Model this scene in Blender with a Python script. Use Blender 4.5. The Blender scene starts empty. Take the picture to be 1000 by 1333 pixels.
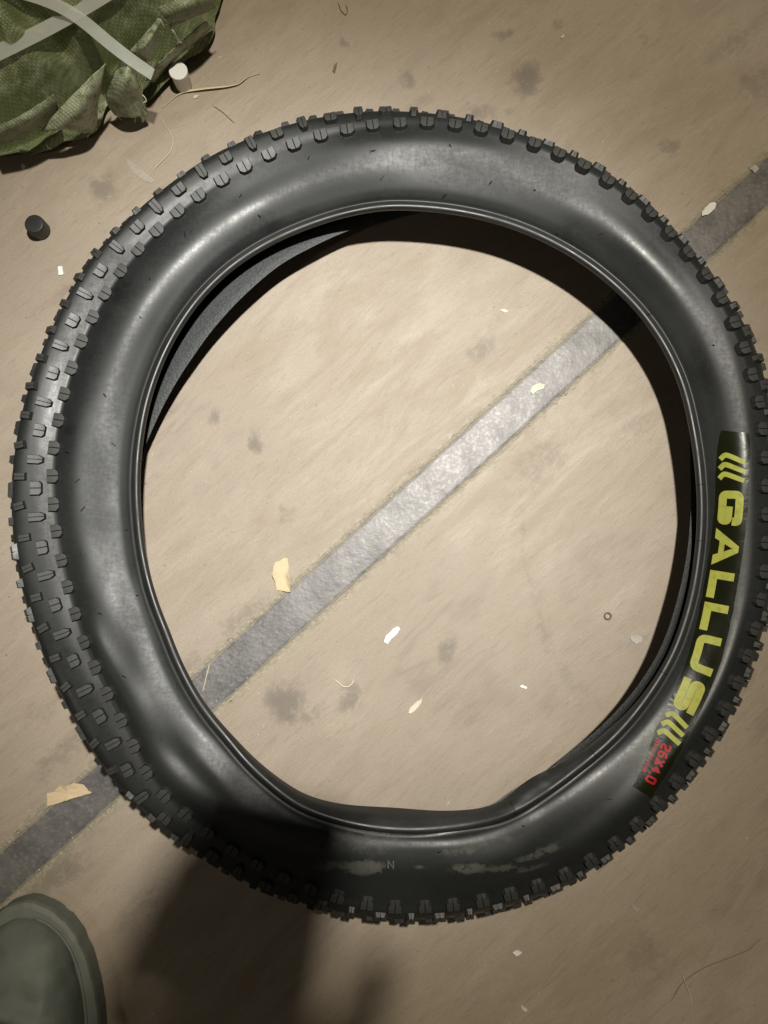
import bpy, bmesh, math, random
import numpy as np
from mathutils import Vector, Matrix, noise
from mathutils.bvhtree import BVHTree

random.seed(7)
rng = np.random.default_rng(7)
scene = bpy.context.scene
COL = scene.collection

# ------------------------------------------------------------------ camera
H = 0.82
TILT = math.radians(5.0)
FPX = 1001.0
CAM = np.array([0.0, -H * math.tan(TILT), H])
FWD = np.array([0.0, math.sin(TILT), -math.cos(TILT)])
RIGHT = np.array([1.0, 0.0, 0.0])
UP = np.cross(RIGHT, FWD)
cd = bpy.data.cameras.new("camera")
cd.sensor_fit = 'VERTICAL'
cd.sensor_height = 36.0
cd.lens = FPX / 1333.0 * 36.0
cd.clip_start = 0.002
cd.clip_end = 50.0
cam = bpy.data.objects.new("camera", cd)
COL.objects.link(cam)
M = Matrix((tuple(RIGHT), tuple(UP), tuple(-FWD))).transposed().to_4x4()
M.translation = Vector(CAM)
cam.matrix_world = M
scene.camera = cam

# ------------------------------------------------------------------ world, lamps, exposure
w = bpy.data.worlds.new("World")
scene.world = w
w.use_nodes = True
w.node_tree.nodes["Background"].inputs[0].default_value = (1.0, 0.93, 0.72, 1)
w.node_tree.nodes["Background"].inputs[1].default_value = 0.022

def aim(o, target):
    o.rotation_euler = (Vector(target) - o.location).to_track_quat('-Z', 'Y').to_euler()

# one hand torch: its bright beam and the wider spill round it
for nm, watt, deg, colr in (("torch_beam", 172, 34, (0.975, 0.995, 1.0)), ("torch_spill", 84, 90, (1.0, 0.90, 0.70))):
    kd = bpy.data.lights.new(nm, 'SPOT')
    kd.energy = watt
    kd.color = colr
    kd.spot_size = math.radians(deg)
    kd.spot_blend = 1.0
    kd.shadow_soft_size = 0.034
    key = bpy.data.objects.new(nm, kd)
    key.location = (0.20, 0.43, 1.80)
    aim(key, (-0.065, 0.060, 0.0))
    COL.objects.link(key)

fd = bpy.data.lights.new("far_lamp", 'POINT')
fd.energy = 6.5
fd.color = (1.0, 0.88, 0.70)
fd.shadow_soft_size = 0.05
far = bpy.data.objects.new("far_lamp", fd)
far.location = (-1.3, -0.75, 1.75)
COL.objects.link(far)

vs = scene.view_settings
vs.view_transform = 'Standard'
vs.look = 'None'
vs.exposure = 0.0
vs.gamma = 1.0
vs.use_curve_mapping = False
scene.cycles.max_bounces = 4

# ------------------------------------------------------------------ helpers
def P(px, py, z=0.0):
    """Photograph pixel -> point of the place at height z."""
    d = RIGHT * ((px - 500.0) / FPX) + UP * ((666.5 - py) / FPX) + FWD
    t = (z - CAM[2]) / d[2]
    return CAM + d * t

def ray(px, py):
    d = RIGHT * ((px - 500.0) / FPX) + UP * ((666.5 - py) / FPX) + FWD
    return Vector(CAM), Vector(d).normalized()

def tag(o, label=None, cat=None, group=None, kind=None):
    if label: o["label"] = label
    if cat: o["category"] = cat
    if group: o["group"] = group
    if kind: o["kind"] = kind
    return o

def empty(name, loc):
    o = bpy.data.objects.new(name, None)
    o.empty_display_size = 0.05
    o.location = loc
    COL.objects.link(o)
    return o

def link(name, me, parent=None):
    o = bpy.data.objects.new(name, me)
    COL.objects.link(o)
    if parent is not None:
        o.parent = parent
        o.location = -world_loc(parent)
    return o

def world_loc(o):
    v = Vector(o.location)
    while o.parent is not None:
        o = o.parent
        v = v + Vector(o.location)
    return v

def mesh(name, verts, faces, mat, parent=None, smooth=True, shift=True):
    me = bpy.data.meshes.new(name)
    me.from_pydata([tuple(map(float, v)) for v in verts], [], [tuple(map(int, f)) for f in faces])
    me.validate()
    if smooth:
        me.polygons.foreach_set("use_smooth", [True] * len(me.polygons))
    me.materials.append(mat)
    me.update()
    return link(name, me, parent)

def bm_obj(name, bm, mat, parent=None, smooth=False):
    me = bpy.data.meshes.new(name)
    bmesh.ops.recalc_face_normals(bm, faces=bm.faces)
    bm.to_mesh(me)
    bm.free()
    if smooth:
        me.polygons.foreach_set("use_smooth", [True] * len(me.polygons))
    me.materials.append(mat)
    return link(name, me, parent)

def smooth01(x):
    x = np.clip(x, 0, 1)
    return x * x * (3 - 2 * x)

# ------------------------------------------------------------------ material helpers
class NT:
    def __init__(self, name):
        self.m = bpy.data.materials.new(name)
        self.m.use_nodes = True
        self.t = self.m.node_tree
        self.b = self.t.nodes["Principled BSDF"]
        self.tc = self.t.nodes.new("ShaderNodeTexCoord")
    def n(self, typ, **kw):
        nd = self.t.nodes.new(typ)
        for k, v in kw.items():
            setattr(nd, k, v)
        return nd
    def set(self, sock, v):
        if isinstance(v, bpy.types.NodeSocket):
            self.t.links.new(v, sock)
        elif isinstance(v, (tuple, list)) and len(v) == 3 and sock.type == 'RGBA':
            sock.default_value = (*v, 1)
        else:
            sock.default_value = v
    def mapping(self, scale=(1, 1, 1), rot=(0, 0, 0), src=None, loc=(0, 0, 0)):
        mp = self.n("ShaderNodeMapping")
        self.set(mp.inputs[0], src or self.tc.outputs["Object"])
        mp.inputs["Scale"].default_value = scale
        mp.inputs["Rotation"].default_value = rot
        mp.inputs["Location"].default_value = loc
        return mp.outputs[0]
    def noise(self, scale, detail=4, rough=0.55, vec=None, dist=0.0, out="Fac"):
        nd = self.n("ShaderNodeTexNoise")
        self.set(nd.inputs["Vector"], vec or self.tc.outputs["Object"])
        nd.inputs["Scale"].default_value = scale
        nd.inputs["Detail"].default_value = detail
        nd.inputs["Roughness"].default_value = rough
        nd.inputs["Distortion"].default_value = dist
        return nd.outputs[out]
    def ramp(self, fac, stops):
        nd = self.n("ShaderNodeValToRGB")
        self.set(nd.inputs[0], fac)
        els = nd.color_ramp.elements
        while len(els) < len(stops):
            els.new(0.5)
        for e, (p, c) in zip(els, stops):
            e.position = p
            e.color = (*c, 1) if isinstance(c, (tuple, list)) else (c, c, c, 1)
        return nd.outputs[0]
    def mix(self, fac, a, b, mode='MIX'):
        nd = self.n("ShaderNodeMix", data_type='RGBA', blend_type=mode)
        self.set(nd.inputs[0], fac)
        self.set(nd.inputs[6], a)
        self.set(nd.inputs[7], b)
        return nd.outputs[2]
    def math(self, op, a, b=0.0, c=None):
        nd = self.n("ShaderNodeMath", operation=op)
        self.set(nd.inputs[0], a)
        self.set(nd.inputs[1], b)
        if c is not None:
            self.set(nd.inputs[2], c)
        return nd.outputs[0]
    def maprange(self, v, a, b, c=0.0, d=1.0, smooth=True):
        nd = self.n("ShaderNodeMapRange", interpolation_type='SMOOTHSTEP' if smooth else 'LINEAR')
        self.set(nd.inputs[0], v)
        for i, q in enumerate((a, b, c, d)):
            nd.inputs[i + 1].default_value = q
        return nd.outputs[0]
    def bump(self, h, strength=0.3, dist=0.001, normal=None):
        nd = self.n("ShaderNodeBump")
        nd.inputs["Strength"].default_value = strength
        nd.inputs["Distance"].default_value = dist
        self.set(nd.inputs["Height"], h)
        if normal is not None:
            self.set(nd.inputs["Normal"], normal)
        return nd.outputs[0]
    def vadd(self, a, b):
        nd = self.n("ShaderNodeVectorMath", operation='ADD')
        self.set(nd.inputs[0], a)
        self.set(nd.inputs[1], b)
        return nd.outputs[0]
    def out(self, color=None, rough=None, normal=None, metallic=None, spec=None, **kw):
        for key_, v in (("Base Color", color), ("Roughness", rough), ("Normal", normal),
                        ("Metallic", metallic), ("Specular IOR Level", spec)):
            if v is not None:
                self.set(self.b.inputs[key_], v)
        for k, v in kw.items():
            self.set(self.b.inputs[k.replace("_", " ")], v)
        return self.m

def flat_mat(name, col, rough=0.6, var=0.12, scale=60, spec=0.4, **kw):
    a = NT(name)
    c = a.mix(a.noise(scale, 5), tuple(x * (1 - var) for x in col), tuple(min(1, x * (1 + var)) for x in col))
    nr = a.bump(a.noise(scale * 6, 3), 0.25, 0.0006)
    return a.out(color=c, rough=rough, normal=nr, spec=spec, **kw)

# ------------------------------------------------------------------ floor: plywood panels and a steel strip between them
SA = P(60, 1090); SB = P(950, 280)
sdir = (SB - SA)[:2]; sdir /= np.linalg.norm(sdir)
snor = np.array([-sdir[1], sdir[0]])           # points to the upper-left panel
smid = (SA + SB)[:2] / 2
GRAIN = math.atan2(sdir[1], sdir[0])
HW = 0.0218                                    # half width of the steel strip

STAINS = [(278, 543, 12, 12, 0, .55), (331, 573, 13, 15, 0, .6), (628, 452, 26, 13, .6, .5), (372, 668, 11, 13, 0, .4),
          (372, 915, 27, 30, .3, .62), (405, 935, 25, 10, .7, .4), (455, 908, 15, 22, -.3, .5), (582, 848, 15, 22, -.4, .5),
          (685, 104, 23, 27, 0, .62), (657, 45, 16, 11, 0, .5), (530, 107, 11, 15, 0, .5), (622, 145, 18, 12, 0, .5),
          (135, 245, 22, 24, 0, .5), (448, 57, 7, 7, 0, .5), (836, 52, 8, 11, 0, .45), (872, 190, 17, 13, 0, .45),
          (725, 34, 9, 9, 0, .45), (60, 1140, 60, 26, .4, .5), (322, 810, 20, 60, -.8, .42), (255, 875, 40, 22, .7, .36),
          (820, 835, 30, 9, .2, .25), (950, 60, 50, 22, .5, .3), (985, 110, 34, 30, .5, .38), (120, 1060, 60, 24, .6, .34),
          (880, 490, 50, 18, .7, .25), (700, 600, 60, 34, .7, .26), (640, 150, 40, 8, .2, .3), (80, 980, 60, 18, .7, .3), (50, 930, 50, 14, .7, .25),
          (190, 1180, 60, 20, .7, .25), (840, 1250, 40, 34, .6, .3), (820, 560, 40, 20, .6, .22), (760, 460, 50, 14, .6, .2)]
MARK = [(678, 660), (684, 720), (697, 780), (716, 845), (745, 890), (790, 925)]
def stain_field(x, y):
    """How stained the floor is at each point (0..1), from the list above."""
    f = np.zeros_like(x)
    near = (np.abs(x) < .6) & (np.abs(y) < .75)
    wx, wy = np.zeros_like(x), np.zeros_like(x)
    for i in np.nonzero(near)[0]:
        wx[i] = .0075 * noise.noise((x[i] * 55, y[i] * 55, 1)) + .0045 * noise.noise((x[i] * 140, y[i] * 140, 2))
        wy[i] = .0075 * noise.noise((x[i] * 55, y[i] * 55, 5)) + .0045 * noise.noise((x[i] * 140, y[i] * 140, 6))
    x = x + wx; y = y + wy
    for (px, py, rx, ry, ang, k) in STAINS:
        q = P(px, py)
        dx, dy = x - q[0], y - q[1]
        ca, sa = math.cos(ang), math.sin(ang)
        u = (dx * ca + dy * sa) / (rx * .00083); v = (-dx * sa + dy * ca) / (ry * .00083)
        f = np.maximum(f, 1.25 * k * (1 - smooth01((np.hypot(u, v) - .35) / 1.1)))
    for (m0, m1) in zip(MARK, MARK[1:]):
        q0, q1 = P(*m0)[:2], P(*m1)[:2]
        d = q1 - q0
        t = np.clip(((x - q0[0]) * d[0] + (y - q0[1]) * d[1]) / np.dot(d, d), 0, 1)
        r = np.hypot(x - q0[0] - t * d[0], y - q0[1] - t * d[1])
        f = np.maximum(f, .30 * (1 - smooth01(r / .011)))
    return f

def plywood():
    a = NT("plywood")
    oc = a.tc.outputs["Object"]
    gr = a.mapping(rot=(0, 0, -GRAIN))
    gl = a.mapping(scale=(1.0, 3.6, 1.0), src=gr)
    gf = a.mapping(scale=(1.0, 7.0, 1.0), src=gr)
    big = a.noise(3.2, 4, 0.62, vec=oc)
    streak = a.noise(7.0, 6, 0.70, vec=gl, dist=0.7)
    fine = a.noise(34.0, 5, 0.72, vec=gf, dist=0.4)
    hair = a.noise(120.0, 3, 0.7, vec=gf, dist=0.2)
    grit = a.noise(520.0, 2, 0.6, vec=oc)
    c = a.mix(a.maprange(streak, 0.30, 0.70), (0.335, 0.270, 0.205), (0.420, 0.355, 0.284))
    c = a.mix(a.math('MULTIPLY', a.maprange(big, 0.35, 0.65), 0.6), c, (0.365, 0.305, 0.238))
    c = a.mix(a.math('MULTIPLY', a.maprange(fine, 0.52, 0.70), 0.40), c, (0.235, 0.182, 0.138))
    c = a.mix(a.math('MULTIPLY', a.maprange(fine, 0.40, 0.27), 0.28), c, (0.50, 0.445, 0.37))
    c = a.mix(a.math('MULTIPLY', a.maprange(hair, 0.55, 0.70), 0.30), c, (0.21, 0.165, 0.125))
    dark = a.math('MULTIPLY', a.maprange(big, 0.49, 0.66), a.maprange(streak, 0.45, 0.60))
    c = a.mix(a.math('MULTIPLY', dark, 0.55), c, (0.195, 0.145, 0.118))
    c = a.mix(a.maprange(grit, 0.30, 0.70, 0.0, 0.30), c, (0.25, 0.205, 0.16))
    spk = a.noise(170, 3, 0.6, vec=oc)
    c = a.mix(a.math('MULTIPLY', a.maprange(spk, 0.68, 0.74), 0.6), c, (0.13, 0.10, 0.075))
    c = a.mix(a.math('MULTIPLY', a.maprange(spk, 0.30, 0.24), 0.6), c, (0.68, 0.61, 0.50))
    at = a.n("ShaderNodeAttribute"); at.attribute_name = "stain"
    mot = a.noise(80, 6, 0.80, vec=oc, dist=0.4)
    sf = a.math('MULTIPLY', at.outputs["Fac"], a.maprange(a.math('ADD', mot, a.math('MULTIPLY', at.outputs["Fac"], 0.35)), 0.50, 0.72))
    c = a.mix(a.math('MULTIPLY', sf, 0.85), c, (0.135, 0.116, 0.098))
    # old sealant and packed dust beside the steel strip
    jt = a.n("ShaderNodeAttribute"); jt.attribute_name = "joint"
    jf = a.maprange(a.math('ADD', jt.outputs["Fac"], a.math('MULTIPLY', a.math('SUBTRACT', fine, 0.5), 2.2)), 0.40, 0.80)
    jc = a.mix(a.maprange(mot, 0.35, 0.65), (0.245, 0.205, 0.148), (0.40, 0.355, 0.270))
    c = a.mix(a.math('MULTIPLY', jf, 0.8), c, jc)
    nr = a.bump(a.math('ADD', a.math('MULTIPLY', hair, 0.5), a.math('MULTIPLY', fine, 0.8)), 0.40, 0.0011)
    rg = a.maprange(streak, 0.3, 0.7, 0.64, 0.48)
    return a.out(color=c, rough=rg, normal=nr, spec=0.35)

def steel():
    a = NT("worn_steel")
    oc = a.tc.outputs["Object"]
    n1 = a.noise(30, 6, 0.7, vec=oc)
    n2 = a.noise(240, 4, 0.7, vec=oc)
    c = a.mix(a.maprange(n1, 0.32, 0.68), (0.135, 0.127, 0.124), (0.215, 0.204, 0.198))
    c = a.mix(a.math('MULTIPLY', a.maprange(n2, 0.52, 0.70), 0.35), c, (0.34, 0.335, 0.335))
    jt = a.n("ShaderNodeAttribute"); jt.attribute_name = "joint"
    jf = a.maprange(a.math('ADD', jt.outputs["Fac"], a.math('MULTIPLY', a.math('SUBTRACT', n1, 0.5), 1.1)), 0.45, 0.75)
    c = a.mix(a.math('MULTIPLY', jf, 0.8), c, (0.27, 0.235, 0.175))
    c = a.mix(a.math('MULTIPLY', a.maprange(n1, 0.60, 0.72), 0.4), c, (0.15, 0.115, 0.09))
    mt = a.maprange(jf, 0, 1, 0.45, 0.0)
    rg = a.maprange(n2, 0.3, 0.7, 0.46, 0.60)
    nr = a.bump(a.noise(150, 4, 0.6, vec=oc), 0.38, 0.0013)
    return a.out(color=c, rough=rg, metallic=mt, normal=nr, spec=0.45)

M_PLY = plywood()
M_STEEL = steel()
M_SEAL = flat_mat("joint_sealant", (0.30, 0.262, 0.198), 0.75, 0.5, 260)
M_BASE = flat_mat("subfloor", (0.06, 0.05, 0.04), 0.9)

def prism(name, outline, z0, z1, mat, parent, bev=0.0):
    bm = bmesh.new()
    b = [bm.verts.new((p[0], p[1], z0)) for p in outline]
    t = [bm.verts.new((p[0], p[1], z1)) for p in outline]
    n = len(outline)
    bm.faces.new(t); bm.faces.new(b[::-1])
    for i in range(n):
        bm.faces.new((b[i], b[(i + 1) % n], t[(i + 1) % n], t[i]))
    return bm_obj(name, bm, mat, parent)

R = 1.15
fl = mesh("floor", [(-R * 1.3, -R * 1.3, -0.022), (R * 1.3, -R * 1.3, -0.022), (R * 1.3, R * 1.3, -0.022), (-R * 1.3, R * 1.3, -0.022)], [(0, 1, 2, 3)], M_BASE)
tag(fl, kind="structure")
L = 1.5
for side in (1, -1):
    us = np.concatenate([[-L], np.linspace(-.85, .85, 380), [L]])
    vs_o = np.concatenate([[0.0], np.linspace(.003, .85, 190), [1.15]])
    ev = np.zeros(len(us))
    for i, u in enumerate(us):
        ev[i] = abs(0.0008 * noise.noise((u * 40, side * 3.0, 0)) + 0.0007 * noise.noise((u * 140, side, 4))) + (random.uniform(.0004, .0016) if random.random() < .06 else 0)
    UU, VV = np.meshgrid(us, vs_o, indexing='ij')
    off = HW + 0.0022 + VV
    off[:, 0] += ev
    X = smid[0] + sdir[0] * UU + snor[0] * side * off
    Y = smid[1] + sdir[1] * UU + snor[1] * side * off
    nu_, nv_ = X.shape
    verts = np.stack([X, Y, np.zeros_like(X)], -1).reshape(-1, 3)
    idx = np.arange(nu_ * nv_).reshape(nu_, nv_)
    quads = np.stack([idx[:-1, :-1], idx[1:, :-1], idx[1:, 1:], idx[:-1, 1:]], -1).reshape(-1, 4)
    if side < 0: quads = quads[:, ::-1]
    edge = verts[idx[:, 0]].copy(); edge[:, 2] = -0.018
    verts = np.vstack([verts, edge])
    e0 = nu_ * nv_ + np.arange(nu_)
    skirt = np.stack([idx[:-1, 0], e0[:-1], e0[1:], idx[1:, 0]], -1)
    o = mesh("plywood_panel", verts, np.vstack([quads, skirt]), M_PLY, fl, smooth=False)
    at = o.data.attributes.new("stain", 'FLOAT', 'POINT')
    at.data.foreach_set("value", stain_field(verts[:, 0], verts[:, 1]).astype(np.float32))
    at = o.data.attributes.new("joint", 'FLOAT', 'POINT')
    jd = np.abs((verts[:, 0] - smid[0]) * snor[0] + (verts[:, 1] - smid[1]) * snor[1]) - HW
    at.data.foreach_set("value", (1 - smooth01(jd / .013)).astype(np.float32))
# steel strip, its faces slightly crowned
vv, ff = [], []
ns = 160
prof = [(-HW, -0.018), (-HW, -0.0018), (-HW + 0.0012, -0.0008), (-HW * .75, -0.0005), (-HW * .5, -0.0004), (0, -0.0003), (HW * .5, -0.0004), (HW * .75, -0.0005), (HW - 0.0012, -0.0008), (HW, -0.0018), (HW, -0.018)]
for i in range(ns + 1):
    s = -L + 2 * L * i / ns
    for (o, z) in prof:
        p = smid + sdir * s + snor * o
        vv.append((p[0], p[1], z))
m_ = len(prof)
for i in range(ns):
    for j in range(m_ - 1):
        a_ = i * m_ + j
        ff.append((a_, a_ + m_, a_ + m_ + 1, a_ + 1))
o = mesh("steel_strip", vv, ff, M_STEEL, fl)
at = o.data.attributes.new("joint", 'FLOAT', 'POINT')
at.data.foreach_set("value", np.tile(np.array([1 - smooth01((HW - abs(q[0])) / .007) for q in prof], np.float32), ns + 1))
# crumbling sealant in the two joints
for side in (1, -1):
    vv, ff = [], []
    ns = 900
    for i in range(ns + 1):
        s = -L * .75 + 1.5 * L * i / ns
        wdt = 0.0024 + 0.0030 * max(0, noise.noise((s * 60, side * 7, 2)) + 0.25) + random.uniform(0, 0.0007)
        zt = -0.0008 + 0.0016 * noise.noise((s * 90, side, 9)) + random.uniform(-0.0004, 0.0006)
        c0 = HW + 0.0012 + 0.0006 * noise.noise((s * 30, side, 1))
        for (o, z) in ((c0 - wdt, -0.004), (c0 - wdt * .5, zt), (c0 + wdt * .45, zt * .8 + 0.0002), (c0 + wdt, -0.003)):
            p = smid + sdir * s + snor * side * o
            vv.append((p[0], p[1], z))
    for i in range(ns):
        for j in range(3):
            a_ = i * 4 + j
            ff.append((a_, a_ + 4, a_ + 5, a_ + 1))
    mesh("joint_sealant", vv, ff, M_SEAL, fl, smooth=False)

# ------------------------------------------------------------------ tyre
O = np.array([520.0, 672.0])
BEAD = [(500, 272), (400, 297), (345, 322), (300, 352), (260, 392), (225, 445), (200, 505), (186, 570), (182, 620), (184, 675), (190, 725), (204, 780),
        (220, 820), (240, 870), (265, 915), (300, 958), (345, 1010), (390, 1044), (450, 1065), (525, 1075), (600, 1071), (650, 1060), (700, 1032),
        (750, 995), (800, 952), (840, 903), (872, 850), (893, 790), (905, 725), (909, 675), (907, 620), (899, 560), (885, 500), (862, 450),
        (830, 405), (800, 375), (760, 343), (710, 314), (655, 292), (600, 279), (550, 273)]
OUTER = [(500, 149), (435, 153), (380, 163), (340, 175), (300, 190), (265, 208), (230, 235), (197, 260), (167, 287), (140, 314), (115, 344),
         (93, 382), (75, 420), (59, 450), (47, 487), (36, 512), (28, 550), (20, 592), (16, 630), (16, 677), (19, 718), (26, 760), (35, 792),
         (46, 829), (58, 863), (75, 900), (94, 935), (113, 972), (138, 1004), (166, 1038), (190, 1058), (215, 1078), (233, 1093), (278, 1122),
         (327, 1152), (376, 1170), (430, 1184), (475, 1191), (525, 1196), (565, 1196), (620, 1189), (675, 1176), (710, 1162), (750, 1143),
         (785, 1119), (815, 1093), (845, 1062), (885, 1024), (914, 990), (944, 936), (964, 892), (984, 843), (995, 808), (1003, 750), (1006, 680),
         (1005, 600), (1000, 540), (992, 475), (972, 432), (943, 388), (914, 354), (875, 310), (835, 270), (796, 235), (747, 212), (707, 195), (662, 177),
         (623, 164), (575, 156), (525, 151)]
ROWA = [(492, 165), (460, 170), (424, 177), (387, 189), (353, 201), (319, 220), (287, 237), (255, 260), (227, 282), (199, 310), (174, 336),
        (150, 367), (131, 400), (114, 434), (100, 467), (89, 505), (80, 541), (73, 577), (71, 612), (72, 651), (76, 687), (81, 722), (90, 759),
        (100, 793), (110, 827), (124, 861), (139, 893), (155, 925), (172, 952), (185, 988), (202, 1018), (228, 1046), (275, 1082), (330, 1118),
        (393, 1147), (430, 1162), (470, 1172), (509, 1178), (548, 1178), (588, 1175), (628, 1170), (666, 1160), (704, 1149), (739, 1132), (772, 1114),
        (805, 1090), (832, 1067), (857, 1040), (880, 1010), (902, 982), (922, 951), (940, 920), (955, 887), (967, 852), (977, 817), (985, 785),
        (990, 750), (991, 700), (991, 630), (989, 567), (986, 535), (980, 501), (969, 465), (957, 430), (940, 395), (920, 365), (898, 337), (872, 308),
        (847, 282), (817, 255), (786, 234), (753, 215), (720, 199), (684, 186), (650, 176), (611, 169), (574, 164), (536, 163)]
LOWB = [(526, 284), (465, 298), (408, 323), (370, 343), (332, 374), (294, 412), (256, 461), (226, 507), (203, 552), (186, 592), (172, 650), (174, 720),
        (195, 800), (222, 860), (258, 925), (305, 975), (345, 1030), (385, 1060), (450, 1082), (525, 1092), (600, 1088), (650, 1070), (698, 1030), (715, 998),
        (750, 971), (795, 931), (830, 891), (860, 841), (880, 781), (892, 726), (897, 676), (896, 610), (895, 560), (888, 490), (868, 440), (838, 393), (805, 362), (760, 325), (700, 290),
        (630, 262), (570, 262)]
N = 540
PHI = np.linspace(0, 2 * math.pi, N, endpoint=False)

def polar(pts, sig=2.0):
    p = np.array(pts, float) - O
    ang = np.mod(np.arctan2(-p[:, 1], p[:, 0]), 2 * math.pi)
    r = np.hypot(p[:, 0], p[:, 1])
    o = np.argsort(ang)
    ang, r = ang[o], r[o]
    ang = np.concatenate([ang - 2 * math.pi, ang, ang + 2 * math.pi])
    r = np.concatenate([r, r, r])
    v = np.interp(PHI, ang, r)
    k = int(3 * sig / 360 * N) + 1
    x = np.arange(-k, k + 1) / N * 360
    g = np.exp(-x * x / (2 * sig * sig)); g /= g.sum()
    return np.convolve(np.concatenate([v[-k:], v, v[:k]]), g, 'valid')

rb, ro, ra, rl = polar(BEAD, 2.2), polar(OUTER, 3.0), polar(ROWA, 3.0), polar(LOWB, 2.0)
def angpx(px, py):
    return math.atan2(-(py - O[1]), px - O[0]) % (2 * math.pi)
def bumpf(deg, width):
    d = np.abs((np.degrees(PHI) - deg + 180) % 360 - 180)
    return np.exp(-(d / width) ** 2)

south = bumpf(274, 45)                      # the lower run, where the sidewall falls outward
west = bumpf(183, 48)                       # the left run, tread rolled upward
east = bumpf(330, 40)
toe = 0.013 * bumpf(268, 27) * (0.88 + 0.12 * np.sin(PHI * 11)) + 0.009 * bumpf(297, 8) + 0.004 * bumpf(312, 10)
tk = 0.8 - 0.55 * bumpf(300, 14)
nw = bumpf(160, 62)                         # the run where the tread shows from above
zb = 0.065 + 0.019 * south + 0.002 * west + 0.003 * bumpf(294, 5) + 0.0012 * np.sin(5 * PHI + 1) + 0.001 * np.sin(9 * PHI)
zA = 0.0840 - 0.018 * south - 0.009 * nw * (1 - south) + 0.001 * np.sin(7 * PHI)
eastl = bumpf(332, 34)
zl = 0.024 + 0.015 * bumpf(120, 30) + 0.038 * bumpf(332, 34) + 0.003 * np.sin(3 * PHI) - 0.008 * bumpf(268, 30)

def px_at(r, i):
    return O[0] + r * math.cos(PHI[i]), O[1] - r * math.sin(PHI[i])

def catmull(pts, n):
    """Centripetal-ish Catmull-Rom through 2-D points, resampled evenly to n points."""
    p = np.array(pts)
    q = np.vstack([2 * p[0] - p[1], p, 2 * p[-1] - p[-2]])
    out = []
    for i in range(1, len(q) - 2):
        p0, p1, p2, p3 = q[i - 1], q[i], q[i + 1], q[i + 2]
        t = np.linspace(0, 1, 12, endpoint=False)[:, None]
        out.append(0.5 * ((2 * p1) + (-p0 + p2) * t + (2 * p0 - 5 * p1 + 4 * p2 - p3) * t ** 2 + (-p0 + 3 * p1 - 3 * p2 + p3) * t ** 3))
    out.append(p[-1:])
    o = np.vstack(out)
    s = np.concatenate([[0], np.cumsum(np.linalg.norm(np.diff(o, axis=0), axis=1))])
    u = np.linspace(0, s[-1], n)
    return np.stack([np.interp(u, s, o[:, 0]), np.interp(u, s, o[:, 1])], 1)

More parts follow.
